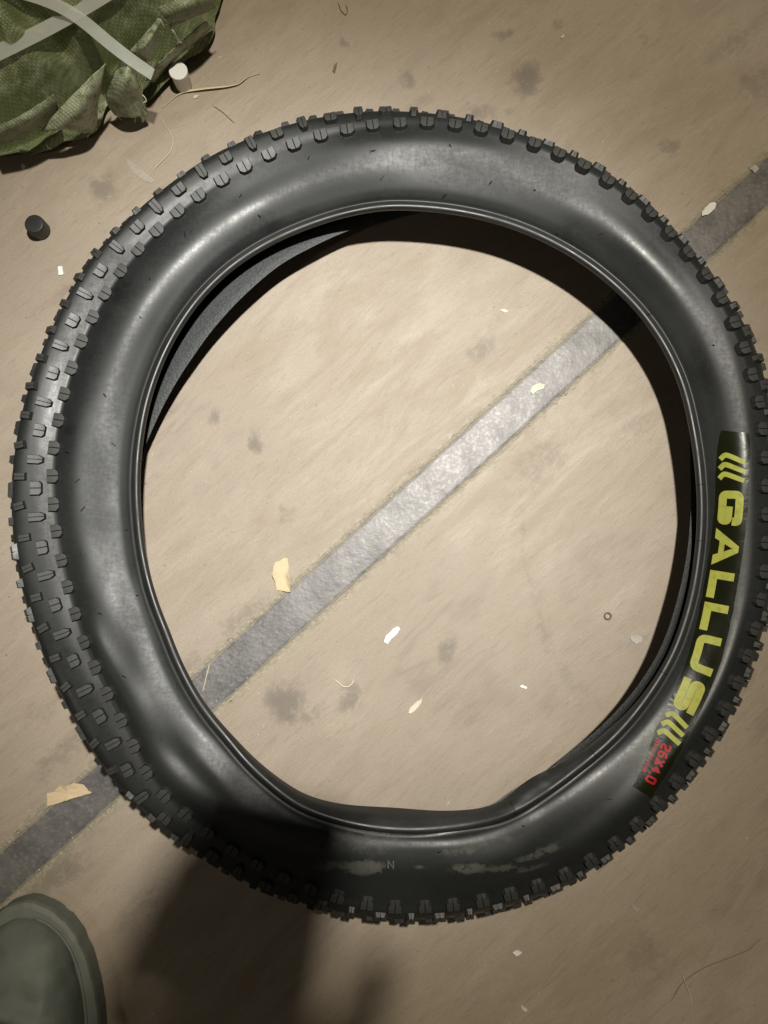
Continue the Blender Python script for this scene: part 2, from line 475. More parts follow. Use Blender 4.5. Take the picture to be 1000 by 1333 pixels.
NB, NS, NTD, NL = 18, 30, 40, 22
OUTG = np.zeros((N, NB + NS + NTD + NL - 3, 3))
INNG = np.zeros((N, 60, 3))
for i in range(N):
    pb = P(*px_at(rb[i], i), zb[i])
    pa = P(*px_at(ra[i], i), zA[i])
    po_ = P(*px_at(ro[i], i), 0.05)
    dA = np.linalg.norm((pa - pb)[:2])
    vert = math.sqrt(max(0.047 ** 2 - np.linalg.norm((po_ - pa)[:2]) ** 2, 0.012 ** 2)) * 0.92
    zc = max(zA[i] - vert, 0.034) 
    zc = zc * (1 - nw[i]) + (zA[i] - .010) * nw[i]
    po = P(*px_at(ro[i], i), zc + 0.006)
    W = np.linalg.norm((po - pb)[:2])
    rad = (po - pb)[:2] / W
    pl = P(*px_at(rl[i], i), zl[i])
    dl = float(np.dot((pl - pb)[:2], rad))
    B, A = zb[i], zA[i]
    dA = min(dA, W - 0.006)
    # bead: toe, roll, groove, rim line
    bead = [(0.0018 - toe[i], B - .0065 - toe[i] * tk[i]), (-toe[i] * .45, B - .004 - toe[i] * tk[i] * .35), (0.0005, B - .001), (0.0025, B + .0008), (0.0050, B + .0008), (0.0070, B - .0006), (0.0083, B - .0022),
            (0.0105, B - .0020), (0.0120, B - .0006), (0.0130, B + .0003)]
    s0 = bead[-1]
    mid = lambda f: s0[0] + (dA - s0[0]) * f
    sw = south[i]
    z0 = B + 0.0050 * (1 - sw) + 0.0022 * sw
    z1 = B + (0.0140 - 0.0030 * nw[i]) * (1 - sw) + 0.0010 * sw
    z2 = B + (0.0188 - 0.0068 * nw[i]) * (1 - sw) + (A - B) * .50 * sw
    z1 += (.0016 * math.sin(3 * PHI[i] + .6) + .0009 * math.sin(7 * PHI[i] + 2)) * (1 - sw)
    z2 += (.0012 * math.sin(2 * PHI[i] + 2.2) + .0008 * math.sin(5 * PHI[i])) * (1 - sw)
    side = [s0, (mid(.12), z0), (mid(.40), z1), (mid(.72), z2), (dA, A)]
    hA = W - dA
    tread = [(dA, A), (dA + hA * .42, A - (A - zc) * .13 * (1 - nw[i]) + .0062 * nw[i]), (dA + hA * (.80 + .06 * nw[i]), A - (A - zc) * .46 * (1 - nw[i]) + .0075 * nw[i]), (W, zc), (W - 0.003, zc - (zc - .004) * .5), (W - .018, zc - (zc - .004) * .88), (W - .034, 0.0032)]
    low = [(W - .034, 0.0032), (W - .042, 0.0026), (dl + (W - .05 - dl) * .72, .0035), (dl + .030, zl[i] - .008 - .022 * eastl[i]), (dl + .012, zl[i] - .0015 - .012 * eastl[i]), (dl + .003, zl[i] + .0005 - .002 * eastl[i]), (dl, zl[i] + .0025)]
    pr = np.vstack([catmull(bead, NB), catmull(side, NS)[1:], catmull(tread, NTD)[1:], catmull(low, NL)[1:]])
    OUTG[i, :, :2] = pb[:2] + pr[:, :1] * rad
    OUTG[i, :, 2] = pr[:, 1]
    # inner wall
    T = 0.0032
    inn = [(0.0018 - toe[i], B - .0065 - toe[i] * tk[i]), (0.012, B - .006), (mid(.40), z1 - T), (dA, A - T * 1.4), (dA + hA * .5, A - (A - zc) * .2 - T * 1.7), (W - T * 1.5, zc), (W - .012, zc * .5 + .004),
           (W - .034, 0.0032 + T), (W - .042, .0026 + T), (dl + (W - .05 - dl) * .72, .0035 + T), (dl + .030, zl[i] - .008 + T - .022 * eastl[i]), (dl + .012, zl[i] - .0015 + T - .012 * eastl[i]), (dl + .004, zl[i] + .0032 - .002 * eastl[i]), (dl, zl[i] + .0025)]
    q = catmull(inn, 60)
    INNG[i, :, :2] = pb[:2] + q[:, :1] * rad
    INNG[i, :, 2] = q[:, 1]

# dents and small waviness of an unmounted carcass
jj = np.arange(OUTG.shape[1])
def dent(px, py, z, amp, size, ell=(1, 1), ang=0):
    c = P(px, py, z)
    d = OUTG - c
    ca, sa = math.cos(ang), math.sin(ang)
    x = (d[..., 0] * ca + d[..., 1] * sa) / (size * ell[0])
    y = (-d[..., 0] * sa + d[..., 1] * ca) / (size * ell[1])
    g = np.exp(-(x * x + y * y)) * smooth01((OUTG[..., 2] - .045) / .02)
    OUTG[..., 2] += amp * g
    d = INNG - c
    x = (d[..., 0] * ca + d[..., 1] * sa) / (size * ell[0])
    y = (-d[..., 0] * sa + d[..., 1] * ca) / (size * ell[1])
    INNG[..., 2] += (amp if amp < 0 else 0) * 1.1 * np.exp(-(x * x + y * y)) * smooth01((INNG[..., 2] - .045) / .02)
dent(128, 838, .08, 0.0022, .013, (1.9, .7), math.radians(120))
dent(150, 850, .08, -0.0028, .020, (2.0, .8), math.radians(120))
dent(165, 790, .08, -0.002, .02, (2.0, .7), math.radians(95))
dent(235, 985, .08, -0.004, .020, (2.2, .8), math.radians(145))
dent(270, 1000, .08, 0.003, .016, (2.2, .6), math.radians(140))
dent(330, 1030, .08, -0.003, .018, (1.6, .8), math.radians(150))
dent(455, 1110, .08, 0.002, .02, (2, .8), 0)
dent(640, 1120, .08, 0.0018, .03, (2.2, .5), math.radians(15))
dent(720, 1090, .08, -0.002, .02, (2, .6), math.radians(30))
dent(820, 310, .08, 0.0018, .03, (2, .7), math.radians(-45))
dent(680, 235, .08, 0.0015, .03, (2.4, .6), math.radians(-25))
dent(660, 1045, .08, 0.005, .014, (1.8, .8), math.radians(25))
dent(600, 1068, .08, -0.004, .016, (1.8, .8), math.radians(10))
for i in range(N):
    for j in range(NB, NB + NS):
        f = math.sin(math.pi * (j - NB) / NS)
        v = OUTG[i, j]
        OUTG[i, j, 2] += f * (0.0005 * noise.noise((v[0] * 12, v[1] * 12, 0)) + 0.00012 * noise.noise((v[0] * 40, v[1] * 40, 5)))

kinkw = bumpf(298, 11)
for i in np.nonzero(kinkw > .03)[0]:
    for j in range(0, NB - 6):
        v = OUTG[i, j]
        OUTG[i, j, 2] += kinkw[i] * (NB - 6 - j) / (NB - 6) * (.0022 * noise.noise((v[0] * 90, v[1] * 90, 3)) + .0010 * noise.noise((v[0] * 220, v[1] * 220, 5)))
def grid_faces(nj):
    f = []
    for i in range(N):
        k = (i + 1) % N
        for j in range(nj - 1):
            f.append((i * nj + j, i * nj + j + 1, k * nj + j + 1, k * nj + j))
    return f

def rubber(name, base=0.021, rough=0.46, dust=0.35, bumps=0.25, spec=0.5):
    a = NT(name)
    oc = a.tc.outputs["Object"]
    d1 = a.noise(9, 5, 0.6, vec=oc)
    d2 = a.noise(46, 5, 0.65, vec=oc)
    d3 = a.noise(340, 3, 0.6, vec=oc)
    c = a.mix(a.math('MULTIPLY', a.maprange(d1, 0.35, 0.7), dust), (base, base * 1.02, base * .98), (base * 2.9, base * 2.85, base * 2.6))
    c = a.mix(a.math('MULTIPLY', a.maprange(d2, 0.55, 0.75), 0.35), c, (base * .35,) * 3)
    c = a.mix(a.math('MULTIPLY', a.maprange(d3, 0.66, 0.74), 0.25), c, (base * 4, base * 3.8, base * 3.4))
    rg = a.math('ADD', a.maprange(d2, 0.3, 0.7, rough - .06, rough + .09), a.maprange(d1, 0.35, 0.7, -0.04, 0.06))
    nr = a.bump(d3, bumps * .7, 0.0003)
    return a.out(color=c, rough=rg, normal=nr, spec=spec)

GREASE = [(117, 562, 9, 13, 0, .9), (143, 540, 7, 11, 0, .8), (140, 564, 6, 7, 0, .8), (92, 560, 9, 8, 0, .6), (120, 535, 8, 8, 0, .4),
          (160, 380, 20, 22, 0, .8), (350, 285, 22, 7, .5, .55), (320, 292, 10, 6, 0, .5), (395, 265, 12, 6, .3, .5), (170, 985, 30, 22, .6, .6),
          (930, 480, 24, 60, .3, .6), (820, 230, 40, 16, -.7, .5), (910, 380, 30, 18, -.8, .45), (590, 190, 60, 9, 0, .4), (175, 870, 8, 60, .3, .4)]
DUST = [(472, 1128, 34, 12, 0, .8), (428, 1125, 26, 10, .1, .5), (610, 1128, 30, 9, .05, .75), (550, 1126, 12, 4, 0, .6), (655, 1128, 30, 6, .1, .6),
        (700, 1108, 40, 7, .35, .55), (600, 1105, 36, 6, .05, .45), (640, 1092, 40, 5, .2, .4), (480, 1090, 50, 20, .1, .45), (690, 1130, 30, 5, .3, .4)]
def blot(lst, x, y):
    f = np.zeros_like(x)
    for (px, py, rx, ry, ang, k) in lst:
        q = P(px, py, .08)
        dx, dy = x - q[0], y - q[1]
        ca, sa = math.cos(ang), math.sin(ang)
        u = (dx * ca + dy * sa) / (rx * .00078); v = (-dx * sa + dy * ca) / (ry * .00078)
        f = np.maximum(f, k * (1 - smooth01((np.hypot(u, v) - .4) / .8)))
    return f

def sidewall_rubber():
    a = NT("sidewall_rubber")
    oc = a.tc.outputs["Object"]
    d1 = a.noise(8, 4, 0.6, vec=oc)
    d2 = a.noise(50, 4, 0.65, vec=oc)
    b = 0.0140
    c = a.mix(a.math('MULTIPLY', a.maprange(d1, 0.35, 0.7), 0.5), (b, b * 1.08, b * 1.04), (b * 1.6, b * 1.72, b * 1.68))
    c = a.mix(a.math('MULTIPLY', a.maprange(d2, 0.55, 0.75), 0.3), c, (b * .45,) * 3)
    ga = a.n("ShaderNodeAttribute"); ga.attribute_name = "grease"
    du = a.n("ShaderNodeAttribute"); du.attribute_name = "dust"
    mt = a.noise(110, 4, 0.7, vec=oc)
    gf = a.math('MULTIPLY', ga.outputs["Fac"], a.maprange(mt, 0.25, 0.5))
    c = a.mix(gf, c, (0.006, 0.0065, 0.006))
    df = a.math('MULTIPLY', du.outputs["Fac"], a.maprange(a.math('ADD', mt, a.math('MULTIPLY', du.outputs["Fac"], 0.3)), 0.52, 0.70))
    c = a.mix(df, c, (0.098, 0.098, 0.082))
    # rubbed, scratched finish: roughness breaks up finely, dust sits in specks and hairlines
    sc1 = a.noise(130, 5, 0.75, vec=a.mapping(scale=(1, 2.4, 1), rot=(0, 0, .7)))
    sc2 = a.noise(130, 5, 0.75, vec=a.mapping(scale=(2.6, 1, 1), rot=(0, 0, -.3)))
    c = a.mix(a.math('MULTIPLY', a.maprange(sc1, 0.60, 0.74), 0.20), c, (0.050, 0.052, 0.048))
    c = a.mix(a.math('MULTIPLY', a.maprange(sc2, 0.66, 0.76), 0.22), c, (0.060, 0.061, 0.056))
    rg = a.math('ADD', a.maprange(sc1, 0.35, 0.65, 0.385, 0.435), a.maprange(sc2, 0.40, 0.65, -0.01, 0.035))
    rg = a.math('ADD', rg, a.math('MULTIPLY', df, 0.2))
    rg = a.math('ADD', rg, a.maprange(a.noise(5.5, 3, 0.6, vec=a.mapping(loc=(.37, .9, 0))), 0.38, 0.62, -0.06, 0.11))
    nr = a.bump(a.math('ADD', sc1, sc2), 0.06, 0.0004)
    return a.out(color=c, rough=rg, normal=nr, spec=0.45)

def lining_mat():
    a = NT("inner_lining")
    oc = a.tc.outputs["Object"]
    v = a.n("ShaderNodeTexVoronoi"); v.inputs["Scale"].default_value = 420
    a.set(v.inputs["Vector"], oc)
    c = a.mix(v.outputs["Distance"], (0.075, 0.08, 0.08), (0.035, 0.037, 0.037))
    nr = a.bump(v.outputs["Distance"], 0.6, 0.0007)
    return a.out(color=c, rough=0.6, normal=nr, spec=0.4)

ctr = P(O[0], O[1], 0)
TYRE_LOC = Vector((ctr[0], ctr[1], 0))
M_SIDE = sidewall_rubber()
M_BEAD = rubber("bead_rubber", 0.013, 0.43, 0.3, 0.15, 0.6)
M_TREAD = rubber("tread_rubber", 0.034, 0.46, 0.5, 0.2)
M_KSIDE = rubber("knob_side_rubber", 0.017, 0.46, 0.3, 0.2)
M_LIN = lining_mat()
M_HAIR = flat_mat("vent_rubber", (0.008, 0.008, 0.008), 0.5)

tyre = empty("bicycle_tyre", TYRE_LOC)
tag(tyre, "large black fat bicycle tyre lying on the plywood floor, yellow lettering on its sidewall", "tyre")

nj = OUTG.shape[1]
JB = NB - 4
def part_grid(name, G, mat, parent):
    n2 = G.shape[1]
    # vertices kept in world coordinates so textures line up; link() shifts the object back by the parent's place
    return mesh(name, G.reshape(-1, 3), grid_faces(n2), mat, parent)
part_grid("bead", OUTG[:, :JB + 1], M_BEAD, tyre)
carc = part_grid("carcass", OUTG[:, JB:], M_SIDE, tyre)
_w = OUTG[:, JB:].reshape(-1, 3)
for nm_, lst_ in (("grease", GREASE), ("dust", DUST)):
    at = carc.data.attributes.new(nm_, 'FLOAT', 'POINT')
    at.data.foreach_set("value", blot(lst_, _w[:, 0], _w[:, 1]).astype(np.float32))
part_grid("inner_lining", INNG[:, ::-1], M_LIN, tyre)

# arc length along each section from row A outward, for placing knobs
JA = NB + NS - 2
def surf(phi_i, s):
    """Frame on the tread at ring position phi_i (float index) and arc length s from row A."""
    i0 = int(math.floor(phi_i)) % N; i1 = (i0 + 1) % N; f = phi_i - math.floor(phi_i)
    def at(i, s_):
        pr = OUTG[i, JA - 6:]
        d = np.concatenate([[0], np.cumsum(np.linalg.norm(np.diff(pr, axis=0), axis=1))])
        d -= d[6]
        return np.array([np.interp(s_, d, pr[:, k]) for k in range(3)])
    p = at(i0, s) * (1 - f) + at(i1, s) * f
    e = 0.003
    ts = (at(i0, s + e) * (1 - f) + at(i1, s + e) * f) - (at(i0, s - e) * (1 - f) + at(i1, s - e) * f)
    tp = at((i1 + 1) % N, s) - at((i0 - 1) % N, s)
    tp /= np.linalg.norm(tp)
    ts -= tp * np.dot(ts, tp); ts /= np.linalg.norm(ts)
    n_ = np.cross(tp, ts)
    if n_[2] * 1.0 + np.dot(n_[:2], (p[:2] - np.array(TYRE_LOC[:2]))) * 4 < 0:
        tp = -tp; n_ = -n_
    return p, tp, ts, n_

# ring positions at equal arc length along row A
arcA = np.concatenate([[0], np.cumsum(np.linalg.norm(np.diff(np.vstack([OUTG[:, JA], OUTG[:1, JA]]), axis=0), axis=1))])
def ring_index(u):
    return float(np.interp((u % 1.0) * arcA[-1], arcA, np.arange(N + 1))) % N

def knob_mesh(name, lx, ly, h, kind):
    """lx along the tread, ly across it (towards the crown is +y); base sunk 1 mm."""
    bm = bmesh.new()
    def loft(xs, zs, y0, y1, taper0, taper1, ch=0.0):
        vs_ = []
        for (y, tp_) in ((y0, taper0), (y1, taper1)):
            pass
    hx, hy = lx / 2, ly / 2
    b = -0.0012
    if kind == 'A':
        # rounded on the sidewall side, one sipe across
        top = [(-hx * .9, hy * .92), (-hx * .95, -hy * .35), (-hx * .55, -hy * .82), (-hx * .07, -hy * .9)]
        bot = [(-hx * 1.10, hy * 1.08), (-hx * 1.16, -hy * .55), (-hx * .72, -hy * 1.22), (0, -hy * 1.30)]
    elif kind == 'B':
        top = [(-hx * .92, hy * .9), (-hx * .92, -hy * .55), (-hx * .6, -hy * .9), (-hx * .07, -hy * .9)]
        bot = [(-hx * 1.12, hy * 1.08), (-hx * 1.12, -hy * .65), (-hx * .75, -hy * 1.16), (0, -hy * 1.16)]
    elif kind == 'D':
        top = [(-hx * .9, hy * .92), (-hx * .9, -hy * .45), (-hx * .45, -hy * .92), (-hx * .08, -hy * .92)]
        bot = [(-hx * 1.16, hy * 1.06), (-hx * 1.16, -hy * .5), (-hx * .60, -hy * 1.12), (0, -hy * 1.12)]
    else:
        top = [(-hx * .9, hy * .75), (-hx * .9, -hy * .9), (-hx * .5, -hy * .9), (-hx * .07, -hy * .9)]
        bot = [(-hx * 1.16, hy * .95), (-hx * 1.16, -hy * 1.12), (-hx * .5, -hy * 1.12), (0, -hy * 1.12)]
    top_end = (-hx * .07, top[0][1]); bot_end = (0, bot[0][1])
    sd = 0.0012
    for sx in (1, -1):
        T_ = [bm.verts.new((sx * x, y, h)) for (x, y) in top] + [bm.verts.new((sx * top_end[0], top_end[1], h))]
        B_ = [bm.verts.new((sx * x, y, b)) for (x, y) in bot] + [bm.verts.new((0, bot_end[1], b))]
        g0 = bm.verts.new((0, top[3][1], h - sd)); g1 = bm.verts.new((0, top_end[1], h - sd))
        bm.faces.new(T_)
        for k in range(3):
            bm.faces.new((B_[k], B_[k + 1], T_[k + 1], T_[k]))
        bm.faces.new((B_[0], T_[0], T_[4], B_[4]))
        bm.faces.new((T_[3], T_[4], g1, g0))
        bm.faces.new((B_[3], T_[3], g0))
        bm.faces.new((T_[4], B_[4], g1))
    bmesh.ops.remove_doubles(bm, verts=bm.verts, dist=1e-6)
    bmesh.ops.recalc_face_normals(bm, faces=bm.faces)
    me = bpy.data.meshes.new(name)
    bm.to_mesh(me); bm.free()
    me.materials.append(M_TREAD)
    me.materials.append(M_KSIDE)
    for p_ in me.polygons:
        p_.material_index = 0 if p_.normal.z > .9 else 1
    return me

K_A = knob_mesh("knob_shoulder", 0.0135, 0.0115, 0.0046, 'A')
K_B = knob_mesh("knob_block", 0.0130, 0.0105, 0.0036, 'B')
K_D = knob_mesh("knob_long", 0.0085, 0.0150, 0.0036, 'D')
K_C = knob_mesh("knob_plate", 0.0072, 0.0112, 0.0032, 'C')
K_E = knob_mesh("knob_crown", 0.0135, 0.0120, 0.0029, 'C')
NK = 84
ROWS = [(0.0005, 0.0, (K_A, K_A), True), (0.0165, 0.5, (K_B, K_D), True), (0.0315, 0.15, (K_C, K_C), True),
        (0.046, 0.6, (K_E, K_C), False), (0.060, 0.1, (K_C, K_C), False), (0.074, 0.55, (K_D, K_B), False), (0.089, 0.05, (K_A, K_A), False)]
rest = bmesh.new()
def wobf(v): return random.uniform(-v, v)
for (s, ph, kinds, single) in ROWS:
    for k in range(NK):
        idx = ring_index((k + ph) / NK + wobf(.0003))
        sj = s + (0.0012 if (k % 2 and not kinds[0] is K_A) else 0) + wobf(.0003)
        p, tp, ts, n_ = surf(idx, sj)
        if p[2] < 0.006:
            continue
        me = kinds[k % 2]
        mat = Matrix((tuple(tp), tuple(ts), tuple(n_))).transposed()
        mat = mat @ Matrix.Rotation(wobf(.05), 3, 'Z')
        if kinds[0] is K_C and k % 2:
            mat = mat @ Matrix.Rotation(0.22, 3, 'Z')
        m4 = mat.to_4x4() @ Matrix.Diagonal((1 + wobf(.05), 1 + wobf(.05), 1 + wobf(.10), 1))
        m4.translation = Vector(p)
        if single:
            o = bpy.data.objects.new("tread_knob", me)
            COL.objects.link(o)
            o.parent = tyre
            m4.translation = Vector(p) - TYRE_LOC
            o.matrix_local = m4
        else:
            tmp = bmesh.new(); tmp.from_mesh(me)
            tmp.transform(m4)
            off = len(rest.verts)
            vm = [rest.verts.new(v.co) for v in tmp.verts]
            for f in tmp.faces:
                nf = rest.faces.new([vm[v.index] for v in f.verts])
                nf.material_index = f.material_index
            tmp.free()
me = bpy.data.meshes.new("underside_tread_knobs")
rest.to_mesh(me); rest.free()
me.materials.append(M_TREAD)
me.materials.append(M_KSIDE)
o = link("underside_tread_knobs", me, tyre)
tag(o, kind="stuff")

# moulded vent hairs on the sidewall
bvh = BVHTree.FromPolygons([Vector(v) for v in OUTG.reshape(-1, 3)], grid_faces(nj))
def hit(px, py, off=0.0):
    o_, d_ = ray(px, py)
    loc, nrm, idx, dist = bvh.ray_cast(o_, d_)
    if loc is None:
        return None, None
    if nrm.dot(d_) > 0:
        nrm = -nrm
    return loc + nrm * off, nrm
hairs = bmesh.new()
spots = [(401, 208), (488, 196), (587, 191), (312, 257), (697, 248), (640, 236), (241, 308), (496, 234), (581, 253), (781, 305), (831, 342), (724, 303),
         (842, 410), (930, 450), (336, 280), (195, 362), (184, 414), (134, 456), (135, 513), (103, 624), (105, 718), (128, 798), (180, 775), (183, 600),
         (110, 660), (160, 880), (210, 960), (280, 1010), (420, 1100), (570, 1110), (680, 1075), (790, 1040), (150, 580), (165, 690), (230, 890), (90, 590)]
for (px, py) in spots:
    c, nrm = hit(px, py)
    if c is None: continue
    ax = Vector((wobf(1), wobf(1), 0.35)).normalized()
    r0, r1, ln_ = 0.0007, 0.00035, random.uniform(.003, .0055)
    q = ax.to_track_quat('Z', 'Y')
    ring0 = [hairs.verts.new(c + q @ Vector((r0 * math.cos(t), r0 * math.sin(t), -.0008))) for t in (0, 2.1, 4.2)]
    ring1 = [hairs.verts.new(c + q @ Vector((r1 * math.cos(t), r1 * math.sin(t), ln_))) for t in (0, 2.1, 4.2)]
    for k in range(3):
        hairs.faces.new((ring0[k], ring0[(k + 1) % 3], ring1[(k + 1) % 3], ring1[k]))
    hairs.faces.new(ring1)
o = bm_obj("vent_hairs", hairs, M_HAIR, tyre)
tag(o, kind="stuff")

# ------------------------------------------------------------------ printed label on the sidewall
def label_mat():
    a = NT("label_film")
    oc = a.tc.outputs["Object"]
    c = a.mix(a.noise(30, 4), (0.006, 0.007, 0.003), (0.013, 0.015, 0.005))
    nr = a.bump(a.noise(45, 3, 0.5, vec=oc, dist=0.5), 0.35, 0.0015)
    return a.out(color=c, rough=0.26, normal=nr, spec=0.18)
def print_mat(name, col):
    a = NT(name)
    oc = a.tc.outputs["Object"]
    c = a.mix(a.maprange(a.noise(160, 4, 0.6), 0.45, 0.75), col, tuple(x * .72 for x in col))
    nr = a.bump(a.noise(45, 3, 0.5, vec=oc, dist=0.5), 0.35, 0.0015)
    return a.out(color=c, rough=0.42, normal=nr, spec=0.18)
M_LABEL = label_mat()
M_YEL = print_mat("yellow_print", (0.38, 0.39, 0.075))
M_RED = print_mat("red_print", (0.40, 0.012, 0.02))

CL = np.array([(957, 562), (955, 585), (953, 611), (952, 660), (946, 712), (938, 763), (930, 805), (918, 856), (897, 908), (876, 948), (858, 992), (838, 1030), (815, 1062)], float)
cs = np.concatenate([[0], np.cumsum(np.linalg.norm(np.diff(CL, axis=0), axis=1))])
uu = np.linspace(0, cs[-1], 200)
CLs = np.stack([np.interp(uu, cs, CL[:, 0]), np.interp(uu, cs, CL[:, 1])], 1)
for _ in range(30):
    CLs[1:-1] = .25 * CLs[:-2] + .5 * CLs[1:-1] + .25 * CLs[2:]
def lab(u, v):
    """u px along the label from its upper end, v px outward from its middle line -> pixel."""
    c = np.array([np.interp(u, uu, CLs[:, 0]), np.interp(u, uu, CLs[:, 1])])
    e = 4.0
    t = np.array([np.interp(u + e, uu, CLs[:, 0]) - np.interp(u - e, uu, CLs[:, 0]), np.interp(u + e, uu, CLs[:, 1]) - np.interp(u - e, uu, CLs[:, 1])])
    t /= np.linalg.norm(t)
    return c + np.array([t[1], -t[0]]) * v
def u_of(px, py):
    d = np.hypot(CLs[:, 0] - px, CLs[:, 1] - py)
    return float(uu[np.argmin(d)])

def decal(name, quads, mat, parent, off, sub=3.0, edge=0.0):
    """quads: list of 4-corner (u,v) patches; each is diced and laid on the sidewall."""
    bm = bmesh.new()
    for q in quads:
        q = [np.array(c, float) for c in q]
        nu = max(1, int(max(np.linalg.norm(q[1] - q[0]), np.linalg.norm(q[2] - q[3])) / sub) + 1)
        nv = max(1, int(max(np.linalg.norm(q[3] - q[0]), np.linalg.norm(q[2] - q[1])) / sub) + 1)
        g = []
        for a_ in range(nu + 1):
            rowv = []
            for b_ in range(nv + 1):
                s_, t_ = a_ / nu, b_ / nv
                c = (q[0] * (1 - s_) + q[1] * s_) * (1 - t_) + (q[3] * (1 - s_) + q[2] * s_) * t_
                px = lab(c[0], c[1])
                loc, nrm = hit(px[0], px[1], off)
                if loc is None:
                    loc = Vector(P(px[0], px[1], .08))
                rowv.append(bm.verts.new(loc))
            g.append(rowv)
        for a_ in range(nu):
            for b_ in range(nv):
                bm.faces.new((g[a_][b_], g[a_ + 1][b_], g[a_ + 1][b_ + 1], g[a_][b_ + 1]))
    bmesh.ops.remove_doubles(bm, verts=bm.verts, dist=2e-5)
    for f in bm.faces:
        f.normal_update()
        if f.normal.z < 0:
            f.normal_flip()
    me = bpy.data.meshes.new(name)
    bm.to_mesh(me); bm.free()
    me.polygons.foreach_set("use_smooth", [True] * len(me.polygons))
    me.materials.append(mat)
    return link(name, me, parent)

def ribbon(pts, t):
    """Mitred ribbon of width t along a polyline -> quads."""
    p = np.array(pts, float)
    n = len(p)
    L_, R_ = [], []
    for i in range(n):
        d0 = p[i] - p[i - 1] if i > 0 else p[1] - p[0]
        d1 = p[i + 1] - p[i] if i < n - 1 else p[-1] - p[-2]
        d0 = d0 / np.linalg.norm(d0); d1 = d1 / np.linalg.norm(d1)
        n0 = np.array([-d0[1], d0[0]]); n1 = np.array([-d1[1], d1[0]])
        m = n0 + n1; m /= np.linalg.norm(m)
        k = (t / 2) / max(0.5, np.dot(m, n0))
        L_.append(p[i] + m * k); R_.append(p[i] - m * k)
    return [(R_[i], R_[i + 1], L_[i + 1], L_[i]) for i in range(n - 1)]

def rounded(pts, r):
    """Replace inner corners of a polyline by small arcs."""
    p = [np.array(q, float) for q in pts]
    out = [p[0]]
    for i in range(1, len(p) - 1):
        a = p[i - 1] - p[i]; b = p[i + 1] - p[i]
        la, lb = np.linalg.norm(a), np.linalg.norm(b)
        rr = min(r, la * .49, lb * .49)
        s, e = p[i] + a / la * rr, p[i] + b / lb * rr
        for k in range(5):
            f = k / 4
            out.append((1 - f) ** 2 * s + 2 * f * (1 - f) * p[i] + f * f * e)
    out.append(p[-1])
    return out

label_u1 = u_of(836, 1032)
lb = []
nlab = 60
for k in range(nlab):
    a0, a1 = label_u1 * k / nlab, label_u1 * (k + 1) / nlab
    def hwid(u):
        f = min(1.0, (u + 6) / 26.0)
        e = float(smooth01((u / label_u1 - .80) / .20))
        return (17 + 5 * f) * (1 - .40 * e) + 1.2 * noise.noise((u * .08, 1, 0)), -(17 + 4 * f) * (1 - .30 * e) - 1.2 * noise.noise((u * .08, 5, 0))
    o0, i0 = hwid(a0); o1, i1 = hwid(a1)
    lb.append(((a0, i0), (a1, i1), (a1, o1), (a0, o0)))
label = decal("logo_label", lb, M_LABEL, tyre, 0.00025, 4.0)
tag(label, "glossy dark olive label strip with yellow and red print")

HGT, TW = 32.0, 10.4
def place(quads, u0, flip=False):
    """letter quads in (x along reading, y up 0..HGT) -> label (u, v)"""
    return [tuple(np.array([u0 + c[0], c[1] - HGT / 2]) for c in q) for q in quads]
def let_G(w_):
    h, t = HGT, TW
    return ribbon(rounded([(w_ - t / 2, h * .60), (w_ - t / 2, h - t / 2), (t / 2, h - t / 2), (t / 2, t / 2), (w_ - t / 2 , t / 2), (w_ - t / 2, h * .42), (w_ * .46, h * .42)], 5.5), t)
def let_A(w_):
    h = HGT
    q = [((0, 0), (.27 * w_, 0), (.5 * w_, .75 * h), (.42 * w_, h)),
         ((.42 * w_, h), (.5 * w_, .75 * h), (.58 * w_, h), (.5 * w_, h)),
         ((w_, 0), (.58 * w_, h), (.5 * w_, .75 * h), (.73 * w_, 0)),
         ((.331 * w_, .2 * h), (.669 * w_, .2 * h), (.601 * w_, .42 * h), (.399 * w_, .42 * h))]
    return q
def let_L(w_):
    return ribbon([(TW / 2, HGT), (TW / 2, TW / 2), (w_, TW / 2)], TW)
def let_U(w_):
    h, t = HGT, TW
    return ribbon(rounded([(t / 2, h), (t / 2, t / 2), (w_ - t / 2, t / 2), (w_ - t / 2, h)], 7), t)
def let_S(w_):
    h, t = HGT, TW
    return ribbon(rounded([(w_ - 1, h - t / 2), (t / 2, h - t / 2), (t / 2, h / 2), (w_ - t / 2, h / 2), (w_ - t / 2, t / 2), (1, t / 2)], 6.5), t)
def slash3(sgn):
    out = []
    for k in range(3):
        x = k * 12.2
        out.append(ribbon(rounded([(x + 8, 0), (x + 1.5, 5.5), (x + 3, 12), (x + 10, HGT)], 5), 6.4))
    return out
for q in slash3(1):
    decal("slash_mark", place(q, u_of(953, 592)), M_YEL, label, 0.0006)
for (nm, fn, w_, px, py) in (("letter_g", let_G, 45, 952.5, 638), ("letter_a", let_A, 49, 949, 688), ("letter_l", let_L, 36, 941, 745),
                             ("letter_l", let_L, 37, 933.5, 787), ("letter_u", let_U, 50, 925, 829), ("letter_s", let_S, 44, 907, 885)):
    decal(nm, place(fn(w_), u_of(px, py)), M_YEL, label, 0.0006)
for q in slash3(1):
    decal("slash_mark", place(q, u_of(885, 932)), M_YEL, label, 0.0006)
